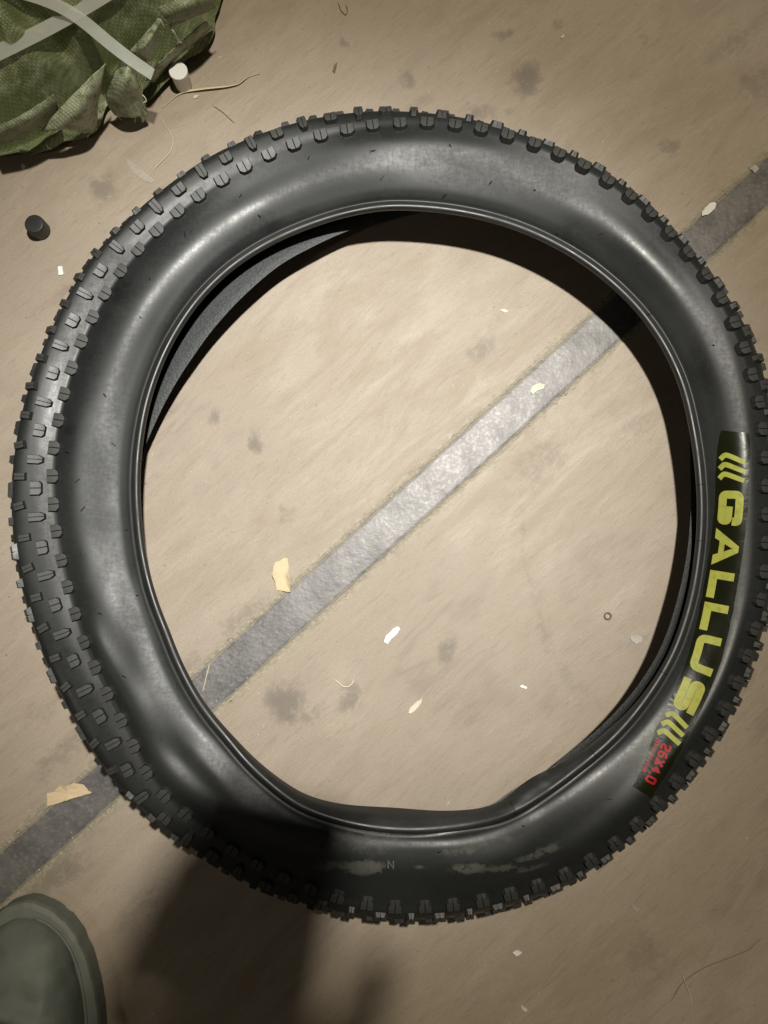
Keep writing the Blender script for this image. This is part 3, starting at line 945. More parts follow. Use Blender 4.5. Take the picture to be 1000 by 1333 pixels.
# size marking in red
DIG = {'2': [(0, 9), (0, 12), (7, 12), (7, 7), (0, 4), (0, 0), (7.5, 0)], '6': [(7, 12), (0, 9), (0, 0), (7, 0), (7, 6), (1, 6)],
       'X': None, '4': [(5.5, 0), (5.5, 12), (0, 4), (8, 4)], '0': [(3.5, 12), (0, 12), (0, 0), (7, 0), (7, 12), (3, 12)], '.': [(0, 0), (2.4, 0)]}
u0 = u_of(872, 972)
xs = {'2': 0, '6': 10, 'X': 20.5, '4': 31, '.': 41, '0': 46}
for ch, x in xs.items():
    if ch == 'X':
        qs = ribbon([(0, 0), (8, 12)], 3.4) + ribbon([(0, 12), (3.2, 7.2)], 3.4) + ribbon([(4.8, 4.8), (8, 0)], 3.4)
    else:
        qs = ribbon(rounded(DIG[ch], 2.0), 3.0 if ch != '.' else 3.0)
    qs = [tuple(np.array([u0 + x + c[0] * .92, c[1] * .95 - 4.5]) for c in q) for q in qs]
    decal("size_numeral", qs, M_RED, label, 0.0006, 2.0)
sm = []
for k in range(15):
    x = k * 3.3
    if k in (5, 9): continue
    sm.append(ribbon([(x, random.uniform(0, 1.5)), (x + random.uniform(0, 1.2), 6.0)], 1.5)[0])
    if k % 2:
        sm.append(ribbon([(x + 1.3, 3), (x + 2.3, 3.2)], 1.4)[0])
sm = [tuple(np.array([u0 - 3 + c[0], c[1] - 15.5]) for c in q) for q in sm]
decal("small_print", sm, M_RED, label, 0.0006, 2.0)

# worn moulded letters near the lower edge
M_EMB = flat_mat("moulded_letter_dust", (0.10, 0.105, 0.09), 0.6)
def emboss(quads, px, py, sc, name):
    bm = bmesh.new()
    for q in quads:
        vs_ = []
        for c in q:
            loc, nrm = hit(px + c[0] * sc, py - c[1] * sc, 0.0005)
            if loc is not None: vs_.append(bm.verts.new(loc))
        if len(vs_) == 4:
            f = bm.faces.new(vs_); f.normal_update()
            if f.normal.z < 0: f.normal_flip()
    me = bpy.data.meshes.new(name); bm.to_mesh(me); bm.free()
    me.materials.append(M_EMB)
    link(name, me, tyre)
emboss(ribbon(rounded([(3.5, 10), (0, 10), (0, 0), (7, 0), (7, 10), (3, 10)], 3), 1.6), 466, 1128, .62, "moulded_letter")
emboss(ribbon([(0, 10), (7, 10), (4, 0)], 1.6), 481, 1128, .62, "moulded_letter")
emboss(ribbon([(0, 0), (4, 10), (8, 0)], 1.6), 490, 1129, .62, "moulded_letter")
emboss(ribbon([(0, 0), (0, 10), (7, 0), (7, 10)], 2.0), 505.5, 1130, .95, "moulded_letter")

# moulding seams across the bead, one by one
for (px, py) in ((858, 873), (912, 703), (928, 628), (668, 1046), (775, 985)):
    bm = bmesh.new()
    i = int(round(angpx(px, py) / (2 * math.pi) * N)) % N
    g = OUTG[i]; g2 = OUTG[(i + 1) % N]
    tv = (g2[4] - g[4]); tv /= np.linalg.norm(tv)
    prev = None
    for j in range(3, 14):
        up = np.array([0, 0, .0004])
        a_ = bm.verts.new(g[j] + up + tv * .0005); b_ = bm.verts.new(g[j] + up - tv * .0005)
        if prev: bm.faces.new((prev[0], prev[1], b_, a_))
        prev = (a_, b_)
    bm_obj("mould_seam", bm, M_HAIR, tyre)

#@@REST@@
# ------------------------------------------------------------------ woven sack
def sack_mat():
    a = NT("woven_sack")
    oc = a.tc.outputs["Object"]
    wx = a.n("ShaderNodeTexWave", wave_type='BANDS', bands_direction='X'); wx.inputs["Scale"].default_value = 118
    wy = a.n("ShaderNodeTexWave", wave_type='BANDS', bands_direction='Y'); wy.inputs["Scale"].default_value = 118
    for q in (wx, wy):
        a.set(q.inputs["Vector"], a.mapping(rot=(0, 0, 0.6)))
        q.inputs["Distortion"].default_value = 0.6
    n1 = a.noise(14, 4, 0.6, vec=oc)
    n2 = a.noise(90, 4, 0.7, vec=oc)
    c = a.mix(a.maprange(n1, 0.35, 0.65), (0.095, 0.122, 0.042), (0.165, 0.192, 0.086))
    c = a.mix(a.math('MULTIPLY', a.maprange(n2, 0.52, 0.75), 0.5), c, (0.30, 0.32, 0.20))
    pale = a.n("ShaderNodeAttribute"); pale.attribute_name = "pale"
    c = a.mix(a.math('MULTIPLY', pale.outputs["Fac"], a.maprange(n2, 0.30, 0.58)), c, (0.46, 0.48, 0.34))  # paler folds; on the corner fold this paints in the light it catches
    c = a.mix(a.math('MULTIPLY', a.maprange(a.noise(23, 4, 0.65, vec=a.mapping(loc=(1, 2, 3))), 0.60, 0.72), 0.45), c, (0.16, 0.105, 0.075))
    h = a.math('MULTIPLY', wx.outputs["Fac"], wy.outputs["Fac"])
    c = a.mix(a.maprange(h, 0.0, 0.9, 0.30, 0.0), c, (0.040, 0.055, 0.018))
    nr = a.bump(h, 0.55, 0.0008)
    nr = a.bump(n2, 0.30, 0.0012, nr)
    return a.out(color=c, rough=0.48, normal=nr, spec=0.4)
M_SACK = sack_mat()
def strap_mat():
    a = NT("packing_strap")
    oc = a.tc.outputs["Object"]
    c = a.mix(a.noise(60, 4), (0.55, 0.57, 0.53), (0.72, 0.74, 0.70))
    nr = a.bump(a.noise(220, 3, vec=oc), 0.3, 0.0005)
    return a.out(color=c, rough=0.24, normal=nr, spec=0.7, Alpha=0.42)
M_STRAP = strap_mat()
M_THREAD = flat_mat("pale_thread", (0.62, 0.62, 0.50), 0.6)

SZ = 0.13
sack_px = [(-420, 235), (-200, 222), (0, 200), (30, 196), (60, 189), (95, 179), (122, 168), (133, 150), (142, 128), (160, 128), (190, 126), (206, 112), (222, 92), (246, 70), (266, 55), (277, 38), (280, 18), (284, 0), (300, -60), (290, -180), (120, -330), (-420, -330)]
outl = np.array([P(a_, b_, .018)[:2] for (a_, b_) in sack_px])
seg = np.linalg.norm(np.diff(np.vstack([outl, outl[:1]]), axis=0), axis=1)
cum = np.concatenate([[0], np.cumsum(seg)])
MO = 520
uo = np.linspace(0, cum[-1], MO, endpoint=False)
ol = np.stack([np.interp(uo, cum, np.append(outl[:, k], outl[0, k])) for k in (0, 1)], 1)
for m in range(MO):
    nrm_ = ol[m] - P(-60, -60, .1)[:2]; nrm_ /= np.linalg.norm(nrm_)
    ol[m] += nrm_ * (.007 * noise.noise((ol[m][0] * 28, ol[m][1] * 28, 3)) + .004 * noise.noise((ol[m][0] * 75, ol[m][1] * 75, 7)))
for _ in range(2):
    ol = .25 * np.roll(ol, 1, 0) + .5 * ol + .25 * np.roll(ol, -1, 0)
cen = P(-60, -60, 0.1)[:2]
KR = 110
def line_d(p, pts, z):
    """Distance from points p (n,2) to a px polyline, and position along it."""
    w_ = [P(a_, b_, z)[:2] for (a_, b_) in pts]
    best = np.full(len(p), 1e9); tb = np.zeros(len(p))
    for k in range(len(w_) - 1):
        d = w_[k + 1] - w_[k]
        t = np.clip(((p - w_[k]) @ d) / np.dot(d, d), 0, 1)
        r = np.linalg.norm(p - (w_[k] + t[:, None] * d), axis=1)
        m_ = r < best
        best[m_] = r[m_]; tb[m_] = (k + t[m_]) / (len(w_) - 1)
    return best, tb
CREASE = [  # px line, amplitude, width, pale
    ([(-60, 195), (0, 158), (50, 125), (100, 90), (140, 60), (190, 42)], -0.042, .013, 0),
    ([(-40, 212), (0, 190), (45, 160), (90, 122), (132, 84)], 0.016, .008, .6),
    ([(85, 165), (105, 135), (130, 92)], 0.010, .009, 1.0),  # corner fold: its lit look is put into the pale value
    ([(60, 180), (80, 150), (110, 110)], -0.012, .006, 0),
    ([(110, 158), (124, 138)], -0.008, .004, 0),
    ([(150, 20), (200, 8), (250, -10)], 0.010, .012, .4),
    ([(140, 40), (180, 22), (215, 12)], -0.010, .008, 0),
    ([(190, 60), (225, 45), (262, 40)], -0.016, .008, 0),
    ([(215, 70), (240, 55), (270, 38)], 0.010, .006, .7),
    ([(205, 95), (222, 75), (240, 62)], 0.006, .005, .5),
    ([(20, 60), (80, 30), (160, 10)], 0.006, .02, .1),
    ([(60, 110), (85, 85), (110, 70)], 0.006, .008, .25),
    ([(255, 30), (262, 8), (268, -20)], -.008, .006, 0)]
vv, pale, ff = [], [], []
GG = (np.arange(KR) / (KR - 1)) ** 1.35
PP = (ol[None] * (1 - GG[:, None, None]) + cen * GG[:, None, None]).reshape(-1, 2)
DD = (np.linalg.norm(ol - cen, axis=1)[None] * GG[:, None]).reshape(-1)
ZZ = 0.012 + SZ * (1 - (1 - np.minimum(DD / .10, 1)) ** 2.2) * (0.35 + 0.65 * np.minimum(1, DD / .16))
PL = np.zeros(len(PP)); ED = np.minimum(1, DD / .012)
for (pts, amp, wd, pa) in CREASE:
    r, t = line_d(PP, pts, .06)
    e = np.exp(-np.abs(r / wd) ** 1.3) * (0.25 + 0.75 * np.sqrt(np.clip(np.sin(np.pi * t), 0, 1)))
    ZZ += amp * e * ED
    PL = np.maximum(PL, pa * np.exp(-(r / (wd * 1.1)) ** 2))
fa_ = math.radians(38)
for i, p in enumerate(PP):
    # folds run from lower left to upper right
    u_, v_ = p[0] * math.cos(fa_) + p[1] * math.sin(fa_), -p[0] * math.sin(fa_) + p[1] * math.cos(fa_)
    wq = .012 * noise.noise((p[0] * 18, p[1] * 18, 11))
    f1 = noise.voronoi((u_ * 9 + wq * 20, (v_ + wq) * 19, 1.3))[0]
    f2 = noise.voronoi((u_ * 24, (v_ + wq) * 40, 4.0))[0]
    e1, e2 = f1[1] - f1[0], f2[1] - f2[0]
    ZZ[i] += ED[i] * (0.030 * (f1[0] - .45) + 0.010 * (f2[0] - .45) + .0012 * noise.noise((p[0] * 90, p[1] * 90, 8.0)))
    PL[i] = max(PL[i], 0.55 * max(0, 1 - e1 / .07), .30 * max(0, 1 - e2 / .07))
ZZ = np.maximum(ZZ, .006)
vv = [(p[0], p[1], z) for p, z in zip(PP, ZZ)]
pale = list(PL)
# tuck the rim under the bulge
base = len(vv)
for m in range(MO):
    p = ol[m] + (cen - ol[m]) / np.linalg.norm(cen - ol[m]) * 0.016
    vv.append((p[0], p[1], 0.0005)); pale.append(0)
for k in range(KR - 1):
    for m in range(MO):
        n_ = (m + 1) % MO
        ff.append((k * MO + m, k * MO + n_, (k + 1) * MO + n_, (k + 1) * MO + m))
for m in range(MO):
    n_ = (m + 1) % MO
    ff.append((base + m, base + n_, n_, m))
sk0 = P(60, 60, 0)
sack = empty("woven_sack", (sk0[0], sk0[1], 0))
tag(sack, "crumpled green woven plastic sack with clear packing straps, beside the tyre", "sack")
fab = mesh("fabric", vv, ff, M_SACK, sack)
at = fab.data.attributes.new("pale", 'FLOAT', 'POINT'); at.data.foreach_set("value", np.array(pale, np.float32))
sbvh = BVHTree.FromPolygons([Vector(v) for v in vv], ff)
def sack_hit(px, py, off=.002):
    o_, d_ = ray(px, py)
    loc, nrm, i_, dist = sbvh.ray_cast(o_, d_)
    if loc is None:
        return Vector(P(px, py, .03))
    return loc + Vector((0, 0, off))

def patch(name, rows, mat, parent, th=0.0008, pale_v=0.8):
    """rows: grid of (px, py, z) -> smooth thin sheet."""
    g = np.array([[P(a_, b_, z) for (a_, b_, z) in r] for r in rows])
    nr_, nc_ = g.shape[:2]
    K = 8
    def up(arr, ax):
        n0 = arr.shape[ax]
        t = np.linspace(0, n0 - 1, (n0 - 1) * K + 1)
        i = np.clip(t.astype(int), 0, n0 - 2); f = t - i
        def tk(j): return np.take(arr, np.clip(j, 0, n0 - 1), ax)
        sh = [1, 1, 1]; sh[ax] = -1
        f = f.reshape(sh)
        p0, p1, p2, p3 = tk(i - 1), tk(i), tk(i + 1), tk(i + 2)
        return .5 * ((2 * p1) + (-p0 + p2) * f + (2 * p0 - 5 * p1 + 4 * p2 - p3) * f ** 2 + (-p0 + 3 * p1 - 3 * p2 + p3) * f ** 3)
    g = up(up(g, 0), 1)
    a_, b_ = g.shape[:2]
    pts = g.reshape(-1, 3).copy()
    for v in pts:
        v[2] += 0.0012 * noise.noise((v[0] * 160, v[1] * 160, 2)) + .0008 * noise.noise((v[0] * 350, v[1] * 350, 6))
        v[0] += .0006 * noise.noise((v[0] * 300, v[1] * 300, 9))
    fs = [(i * b_ + j, i * b_ + j + 1, (i + 1) * b_ + j + 1, (i + 1) * b_ + j) for i in range(a_ - 1) for j in range(b_ - 1)]
    o = mesh(name, pts, fs, mat, parent)
    md = o.modifiers.new("thickness", 'SOLIDIFY'); md.thickness = th
    if mat is M_SACK:
        at_ = o.data.attributes.new("pale", 'FLOAT', 'POINT')
        at_.data.foreach_set("value", np.full(len(pts), pale_v, np.float32))
    return o
patch("flap", [[(158, 80, .075), (168, 82, .085), (176, 90, .074)],
               [(146, 105, .066), (162, 108, .080), (181, 112, .062)],
               [(139, 130, .040), (160, 132, .054), (189, 134, .034)],
               [(150, 150, .018), (168, 152, .028), (192, 151, .018)]], M_SACK, sack, pale_v=.85)
patch("flap", [[(168, 68, .085), (188, 46, .098), (209, 21, .090)],
               [(172, 72, .080), (190, 56, .104), (207, 34, .094)],
               [(178, 74, .074), (190, 68, .090), (203, 52, .080)],
               [(181, 78, .066), (192, 80, .072), (199, 78, .066)]], M_SACK, sack, pale_v=.9)
patch("flap", [[(50, 172, .050), (96, 122, .084), (137, 82, .090)],
               [(80, 168, .052), (104, 140, .076), (132, 110, .074)],
               [(100, 170, .036), (114, 155, .052), (127, 138, .046)],
               [(112, 174, .010), (120, 171, .014), (126, 165, .012)]], M_SACK, sack, pale_v=.95)  # corner fold turned to the light, painted paler to show it

patch("flap", [[(190, 104, .034), (208, 80, .050), (236, 54, .054), (268, 26, .050)],
               [(197, 106, .026), (215, 82, .040), (243, 57, .044), (273, 31, .040)],
               [(201, 108, .012), (219, 85, .020), (247, 60, .024), (277, 35, .020)]], M_SACK, sack, pale_v=.75)
patch("flap", [[(-10, 168, .078), (30, 148, .086), (70, 122, .092)],
               [(-10, 180, .066), (32, 162, .076), (74, 134, .080)],
               [(-10, 191, .030), (34, 176, .036), (78, 150, .048)]], M_SACK, sack, pale_v=.5)
patch("flap", [[(205, 10, .105), (235, -4, .112), (268, -20, .10)],
               [(214, 22, .098), (244, 8, .108), (276, -4, .09)],
               [(222, 34, .080), (252, 22, .086), (281, 10, .070)]], M_SACK, sack, pale_v=.45)
def ribbon3(name, pts, width, mat, parent, th=.0007, n=60, twist=None):
    """Flat strip along 3-D points; width across, horizontal unless twisted."""
    p = np.array([tuple(q) for q in pts])
    s_ = np.concatenate([[0], np.cumsum(np.linalg.norm(np.diff(p, axis=0), axis=1))])
    t = np.linspace(0, s_[-1], n)
    q = np.stack([np.interp(t, s_, p[:, k]) for k in range(3)], 1)
    for _ in range(90 if name == 'packing_strap' else 6):
        q[1:-1] = .25 * q[:-2] + .5 * q[1:-1] + .25 * q[2:]
    vs_, fs_ = [], []
    for i in range(n):
        d = q[min(i + 1, n - 1)] - q[max(i - 1, 0)]
        d /= np.linalg.norm(d)
        wv_ = np.cross(d, (0, 0, 1)); wv_ /= np.linalg.norm(wv_)
        up_ = np.cross(wv_, d)
        tw = twist[0] + (twist[1] - twist[0]) * i / (n - 1) if twist else 0
        wv_ = wv_ * math.cos(tw) + up_ * math.sin(tw)
        wd = width(i / (n - 1)) if callable(width) else width
        vs_ += [q[i] - wv_ * wd / 2, q[i], q[i] + wv_ * wd / 2]
    for i in range(n - 1):
        for k in range(2):
            a_ = i * 3 + k
            fs_.append((a_, a_ + 1, a_ + 4, a_ + 3))
    o = mesh(name, vs_, fs_, mat, parent, smooth=name != 'packing_strap')
    md = o.modifiers.new("thickness", 'SOLIDIFY'); md.thickness = th
    return o
def on_sack(lst, lift):
    return [sack_hit(a_, b_, lift if not isinstance(lift, list) else lift[k]) for k, (a_, b_) in enumerate(lst)]
def taut(p0, p1, z0, z1, n=8, sag=0.0):
    return [P(p0[0] + (p1[0] - p0[0]) * t, p0[1] + (p1[1] - p0[1]) * t, z0 + (z1 - z0) * t - sag * math.sin(math.pi * t)) for t in np.linspace(0, 1, n)]
ribbon3("packing_strap", [sack_hit(a_, b_, .014) for (a_, b_) in ((-90, 128), (-30, 98), (20, 74), (60, 55), (100, 34), (140, 10), (200, -28))], 0.0160, M_STRAP, sack, th=.0004, twist=(-.25, .10))
ribbon3("packing_strap", [sack_hit(a_, b_, .010) for (a_, b_) in ((-20, -14), (40, 1), (85, 14), (108, 30))] + [P(140, 55, .100), P(165, 75, .092), P(185, 88, .086), P(199, 97, .076)], 0.0130, M_STRAP, sack, th=.0004, twist=(-.1, .1))

def thread(name, pts, r, mat, parent=None, n=40):
    p = np.array([tuple(q) for q in pts])
    s_ = np.concatenate([[0], np.cumsum(np.linalg.norm(np.diff(p, axis=0), axis=1))])
    t = np.linspace(0, s_[-1], n)
    q = np.stack([np.interp(t, s_, p[:, k]) for k in range(3)], 1)
    for _ in range(2):
        q[1:-1] = .25 * q[:-2] + .5 * q[1:-1] + .25 * q[2:]
    vs_, fs_ = [], []
    for i in range(n):
        d = Vector(q[min(i + 1, n - 1)] - q[max(i - 1, 0)]).normalized()
        qt = d.to_track_quat('Z', 'Y')
        rr = r * (1 if 2 < i < n - 3 else .5)
        for k in range(5):
            v = qt @ Vector((rr * math.cos(k * 1.2566), rr * math.sin(k * 1.2566), 0))
            vs_.append(Vector(q[i]) + v)
    for i in range(n - 1):
        for k in range(5):
            fs_.append((i * 5 + k, i * 5 + (k + 1) % 5, (i + 1) * 5 + (k + 1) % 5, (i + 1) * 5 + k))
    return mesh(name, vs_, fs_, mat, parent)
thread("frayed_thread", [P(208, 25, .093), P(216, 31, .088), P(222, 35, .082), P(226, 41, .078), P(229, 47, .07), P(232, 53, .062), P(236, 56, .058), P(239, 52, .057)], .0010, M_THREAD, sack)
thread("frayed_thread", [P(184, 108, .06), P(186, 116, .056), P(184, 122, .05), P(189, 127, .046), P(191, 132, .042), P(186, 134, .04)], .0007, M_THREAD, sack)
thread("frayed_thread", [P(207, 24, .094), P(213, 33, .086), P(221, 37, .080), P(227, 44, .074)], .0008, M_THREAD, sack)

for (px, py, z) in ((124, 166, .02), (118, 172, .015), (190, 150, .02), (176, 153, .02), (152, 150, .02), (205, 78, .07), (198, 79, .07), (250, 58, .025), (221, 86, .02), (60, 186, .03), (128, 140, .05)):
    dx, dy = random.uniform(-6, 8), random.uniform(3, 10)
    thread("frayed_thread", [P(px, py, z), P(px + dx * .4 + wobf(2), py + dy * .5, z * .8), P(px + dx, py + dy, z * .5)], .0004, M_THREAD, sack, n=12)

# ------------------------------------------------------------------ small plugs
def lathe(name, prof, mat, parent=None, n=40, loc=(0, 0, 0), smooth=True):
    vs_, fs_ = [], []
    for (r, z) in prof:
        for k in range(n):
            t = 2 * math.pi * k / n
            vs_.append((loc[0] + r * math.cos(t), loc[1] + r * math.sin(t), loc[2] + z))
    for i in range(len(prof) - 1):
        for k in range(n):
            fs_.append((i * n + k, i * n + (k + 1) % n, (i + 1) * n + (k + 1) % n, (i + 1) * n + k))
    fs_.append(tuple(range(n))[::-1])
    fs_.append(tuple((len(prof) - 1) * n + k for k in range(n)))
    return mesh(name, vs_, fs_, mat, parent, smooth)
a = NT("milky_plastic")
M_MILK = a.out(color=(0.84, 0.83, 0.80), rough=0.42, spec=0.5, Subsurface_Weight=0.5, Subsurface_Radius=(.008, .008, .007), Transmission_Weight=0.12,
               normal=a.bump(a.noise(200, 3), 0.15, 0.0004))
M_BLK = rubber("black_plug_rubber", 0.018, 0.5, 0.3, 0.2)
def plug(name, px, py, prof, mat, label, inner_mat, dish):
    c = P(px, py, 0)
    e = empty(name, (c[0], c[1], 0))
    tag(e, label, "plug")
    lathe("body", prof, mat, e, loc=c)
    lathe("cap_face", dish, inner_mat, e, loc=c)
    return e
plug("bottle_plug", 240, 112, [(.0082, .0004), (.0090, .0012), (.0096, .022), (.0102, .0245), (.0102, .0258), (.0096, .0266), (.0086, .0264)], M_MILK,
     "small milky white plastic plug standing upright beside the green sack", M_MILK, [(.0088, .0245), (.0086, .0262), (.0030, .0258), (.0012, .0256)])
plug("bottle_plug", 54, 301, [(.0098, .0004), (.0106, .0015), (.0106, .0150), (.0104, .0172), (.0098, .0184), (.0088, .0186)], M_BLK,
     "small black rubber plug standing on the floor left of the tyre", M_BLK, [(.0090, .0165), (.0088, .0184), (.0030, .0180), (.0022, .0165), (.0008, .0163)])

# ------------------------------------------------------------------ scraps, chips and threads on the floor
M_PAPER = flat_mat("tan_paper", (0.62, 0.49, 0.31), 0.8, 0.10, 90)
M_CHIP = flat_mat("white_paint", (0.78, 0.77, 0.72), 0.6, 0.08, 120)
M_CREAM = flat_mat("cream_paint", (0.66, 0.58, 0.46), 0.65, 0.12, 120)
M_STRAW = flat_mat("pale_fibre", (0.60, 0.54, 0.36), 0.45, 0.15, 120)
M_BROWN = flat_mat("brown_fibre", (0.17, 0.12, 0.07), 0.7)
M_TWIG = flat_mat("dull_twig", (0.24, 0.19, 0.13), 0.8)
M_GREYCHIP = flat_mat("grey_chip", (0.42, 0.39, 0.35), 0.6)
def scrap(name, outline, mat, label, cat, lift=0.0012, curl=0.002, jag=0.6, group=None, th=.0004):
    """A torn flat piece: outline in px, curled a little off the floor."""
    pts = []
    n = len(outline)
    for i in range(n):
        a_, b_ = np.array(outline[i], float), np.array(outline[(i + 1) % n], float)
        m = max(1, int(np.linalg.norm(b_ - a_) / 3))
        for k in range(m):
            pts.append(a_ + (b_ - a_) * k / m + rng.uniform(-jag, jag, 2))
    c = np.mean(pts, 0)
    c3 = P(c[0], c[1], 0)
    bm = bmesh.new()
    rings = []
    R_ = 4
    ph = random.uniform(0, 6)
    for r in range(R_, 0, -1):
        ring = []
        for q in pts:
            v = c + (q - c) * r / R_
            w3 = P(v[0], v[1], 0)
            z = lift + curl * ((r / R_) ** 2) * (0.5 + 0.5 * math.sin(2 * math.atan2(*(q - c)) + ph)) + .0004 * noise.noise((w3[0] * 300, w3[1] * 300, 1))
            ring.append(bm.verts.new((w3[0], w3[1], max(z, .0004))))
        rings.append(ring)
    cv = bm.verts.new((c3[0], c3[1], lift))
    for r in range(R_ - 1):
        for k in range(len(pts)):
            j = (k + 1) % len(pts)
            bm.faces.new((rings[r][k], rings[r][j], rings[r + 1][j], rings[r + 1][k]))
    for k in range(len(pts)):
        bm.faces.new((rings[-1][k], rings[-1][(k + 1) % len(pts)], cv))
    for v in bm.verts:
        v.co -= Vector((c3[0], c3[1], 0))
    o = bm_obj(name, bm, mat)
    o.location = (c3[0], c3[1], 0)
    md = o.modifiers.new("thickness", 'SOLIDIFY'); md.thickness = th; md.offset = 1
    return tag(o, label, cat, group)
scrap("paper_scrap", [(358, 732), (365, 730), (370, 726), (375, 727), (376, 740), (378, 771), (370, 769), (361, 768), (359, 758), (355, 750)], M_PAPER, "narrow torn tan paper scrap inside the tyre, upright beside the steel strip", "paper scrap", curl=.004)
scrap("paper_scrap", [(62, 1032), (72, 1029), (80, 1021), (88, 1022), (98, 1018), (110, 1021), (116, 1029), (121, 1031), (92, 1040), (63, 1049)], M_PAPER, "wide torn tan paper scrap lying across the strip edge left of the tyre", "paper scrap", curl=.003)
scrap("paint_chip", [(500, 836), (502, 828), (512, 818), (519, 815), (521, 819), (513, 829), (505, 838)], M_CHIP, "bright white oblong paint chip near the middle of the tyre's opening", "paint chip", lift=.0008, curl=.0006)
scrap("paint_chip", [(532, 928), (534, 920), (543, 913), (550, 908), (549, 914), (541, 924), (534, 929)], M_CREAM, "cream drop-shaped paint chip, lowest chip inside the tyre", "paint chip", lift=.0008, curl=.0006)
scrap("paint_chip", [(913, 276), (920, 268), (929, 263), (932, 266), (930, 273), (921, 280), (914, 282)], M_CHIP, "white paint chip on the strip's edge outside the tyre at upper right", "paint chip", lift=.0008, curl=.0006)
scrap("paint_chip", [(690, 510), (694, 503), (702, 499), (709, 501), (707, 506), (698, 509), (694, 514)], M_CREAM, "cream chip stuck on the steel strip inside the tyre", "paint chip", lift=.0008, curl=.0006)
scrap("paint_chip", [(820, 828), (829, 826), (836, 829), (834, 836), (827, 838), (822, 834)], M_GREYCHIP, "greyish flake close to the tyre's inner edge below the lettering's L", "paint chip", lift=.0005, curl=.0003)
scrap("paint_chip", [(676, 893), (680, 891), (686, 894), (685, 897), (679, 895)], M_CHIP, "tiny white chip inside the tyre, right of the cream drop-shaped chip", "paint chip", lift=.0006, curl=.0003, jag=.3)
scrap("paper_scrap", [(76, 347), (82, 347), (83, 358), (77, 359)], M_CHIP, "tiny white paper rectangle on the floor below the black plug", "paper scrap", lift=.0006, curl=.0004, jag=.3)
scrap("paint_chip", [(667, 1239), (674, 1236), (680, 1239), (675, 1243), (672, 1244)], M_CHIP, "small white chip on the floor below the tyre's lowest knobs", "paint chip", lift=.0006, curl=.0004, jag=.3)
scrap("paint_chip", [(678, 1307), (682, 1309), (687, 1315), (683, 1316), (679, 1312)], M_CREAM, "small cream chip nearest the bottom edge, right of the dark shadow", "paint chip", lift=.0006, curl=.0004, jag=.3)
scrap("paint_chip", [(821, 1176), (826, 1178), (832, 1183), (829, 1186), (824, 1182)], M_GREYCHIP, "small pale grey chip on the floor at lower right of the tyre", "paint chip", lift=.0006, curl=.0004, jag=.3)
scrap("paint_chip", [(28, 215), (31, 214), (34, 217), (31, 221), (28, 219)], M_CHIP, "tiny round white bit on the floor below the green sack", "paint chip", lift=.0006, curl=.0004, jag=.3)
scrap("paint_chip", [(730, 50), (732, 46), (735, 46), (733, 51)], M_STRAW, "tiny straw-coloured bit on the floor at top, right of a dark stain", "paint chip", lift=.0006, curl=.0003, jag=.2)
scrap("paint_chip", [(650, 404), (656, 402), (663, 405), (658, 407)], M_CREAM, "pinkish cream flake inside the tyre above the steel strip", "paint chip", lift=.0005, curl=.0004, jag=.3)
scrap("paint_chip", [(976, 220), (982, 215), (988, 220), (982, 226)], M_GREYCHIP, "pale grey flake on the strip's edge at the right margin", "paint chip", lift=.0005, curl=.0004, jag=.4)
scrap("paint_chip", [(252, 126), (256, 124), (260, 125), (257, 128), (253, 129)], M_STRAW, "small cream bit under the pale fibre strip by the white plug", "paint chip", lift=.0006, curl=.0003, jag=.2)
scrap("seed_husk", [(433, 93), (435, 86), (439, 82), (438, 90), (436, 96)], M_BROWN, "small dark brown husk on the floor above the tyre", "husk", lift=.0012, curl=.0008, jag=.3)

def own(o, label, cat):
    """Put a top-level mesh's origin at its own place."""
    co = np.array([v.co for v in o.data.vertices])
    c = Vector((co[:, 0].mean(), co[:, 1].mean(), 0))
    o.data.transform(Matrix.Translation(-c))
    o.location = c
    return tag(o, label, cat)
f = ribbon3("fibre_strip", [P(212, 140, .0012), P(225, 128, .0014), P(236, 120, .002), P(250, 117, .003), P(270, 114, .0035), P(295, 112, .003), P(312, 109, .0022), P(320, 101, .003), P(330, 97, .0015), P(338, 96, .001)],
            lambda t: 0.0007 + 0.0038 * math.sin(math.pi * min(1, max(0, (t - .15) / .75))) ** 1.0 if .15 < t < .9 else 0.0007, M_STRAW, None, .0003, 60, (0, .8))
own(f, "long flat pale fibre strip curling past the white plug", "fibre strip")
f = thread("loose_thread", [P(208, 150, .0007), P(213, 160, .0008), P(221, 172, .0009), P(226, 185, .0009), P(222, 198, .001), P(212, 209, .0012), P(203, 217, .0012), P(199, 224, .0008)], .0005, M_STRAW)
own(f, "thin curved straw-coloured thread between the white plug and the tyre", "thread")
f = thread("loose_thread", [P(273, 864, .0007), P(270, 876, .0009), P(267, 888, .0009), P(264, 901, .0007)], .0006, M_STRAW)
own(f, "short straight straw at the strip's lower end inside the tyre", "thread")
f = thread("loose_thread", [P(435, 884, .0007), P(441, 889, .0009), P(447, 894, .0009), P(454, 894, .001), P(459, 889, .001), P(461, 884, .0008)], .0007, M_CREAM)
own(f, "small curled pale thread over a dark stain inside the tyre", "thread")
f = thread("loose_thread", [P(990, 1222, .0007), P(975, 1237, .0008), P(950, 1247, .0008), P(920, 1258, .0009), P(900, 1270, .0009), P(886, 1282, .0008), P(874, 1303, .0007)], .0004, M_TWIG)
own(f, "long brown fibre lying on the floor at the lower right corner", "thread")
f = thread("loose_thread", [P(888, 1268, .0018), P(893, 1282, .0016), P(899, 1295, .001), P(900, 1310, .0007)], .0005, M_CREAM)
own(f, "short pale fibre crossing the long brown one at lower right", "thread")
f = thread("loose_thread", [P(278, 138, .0007), P(290, 146, .0008), P(305, 160, .0007)], .0004, M_BROWN)
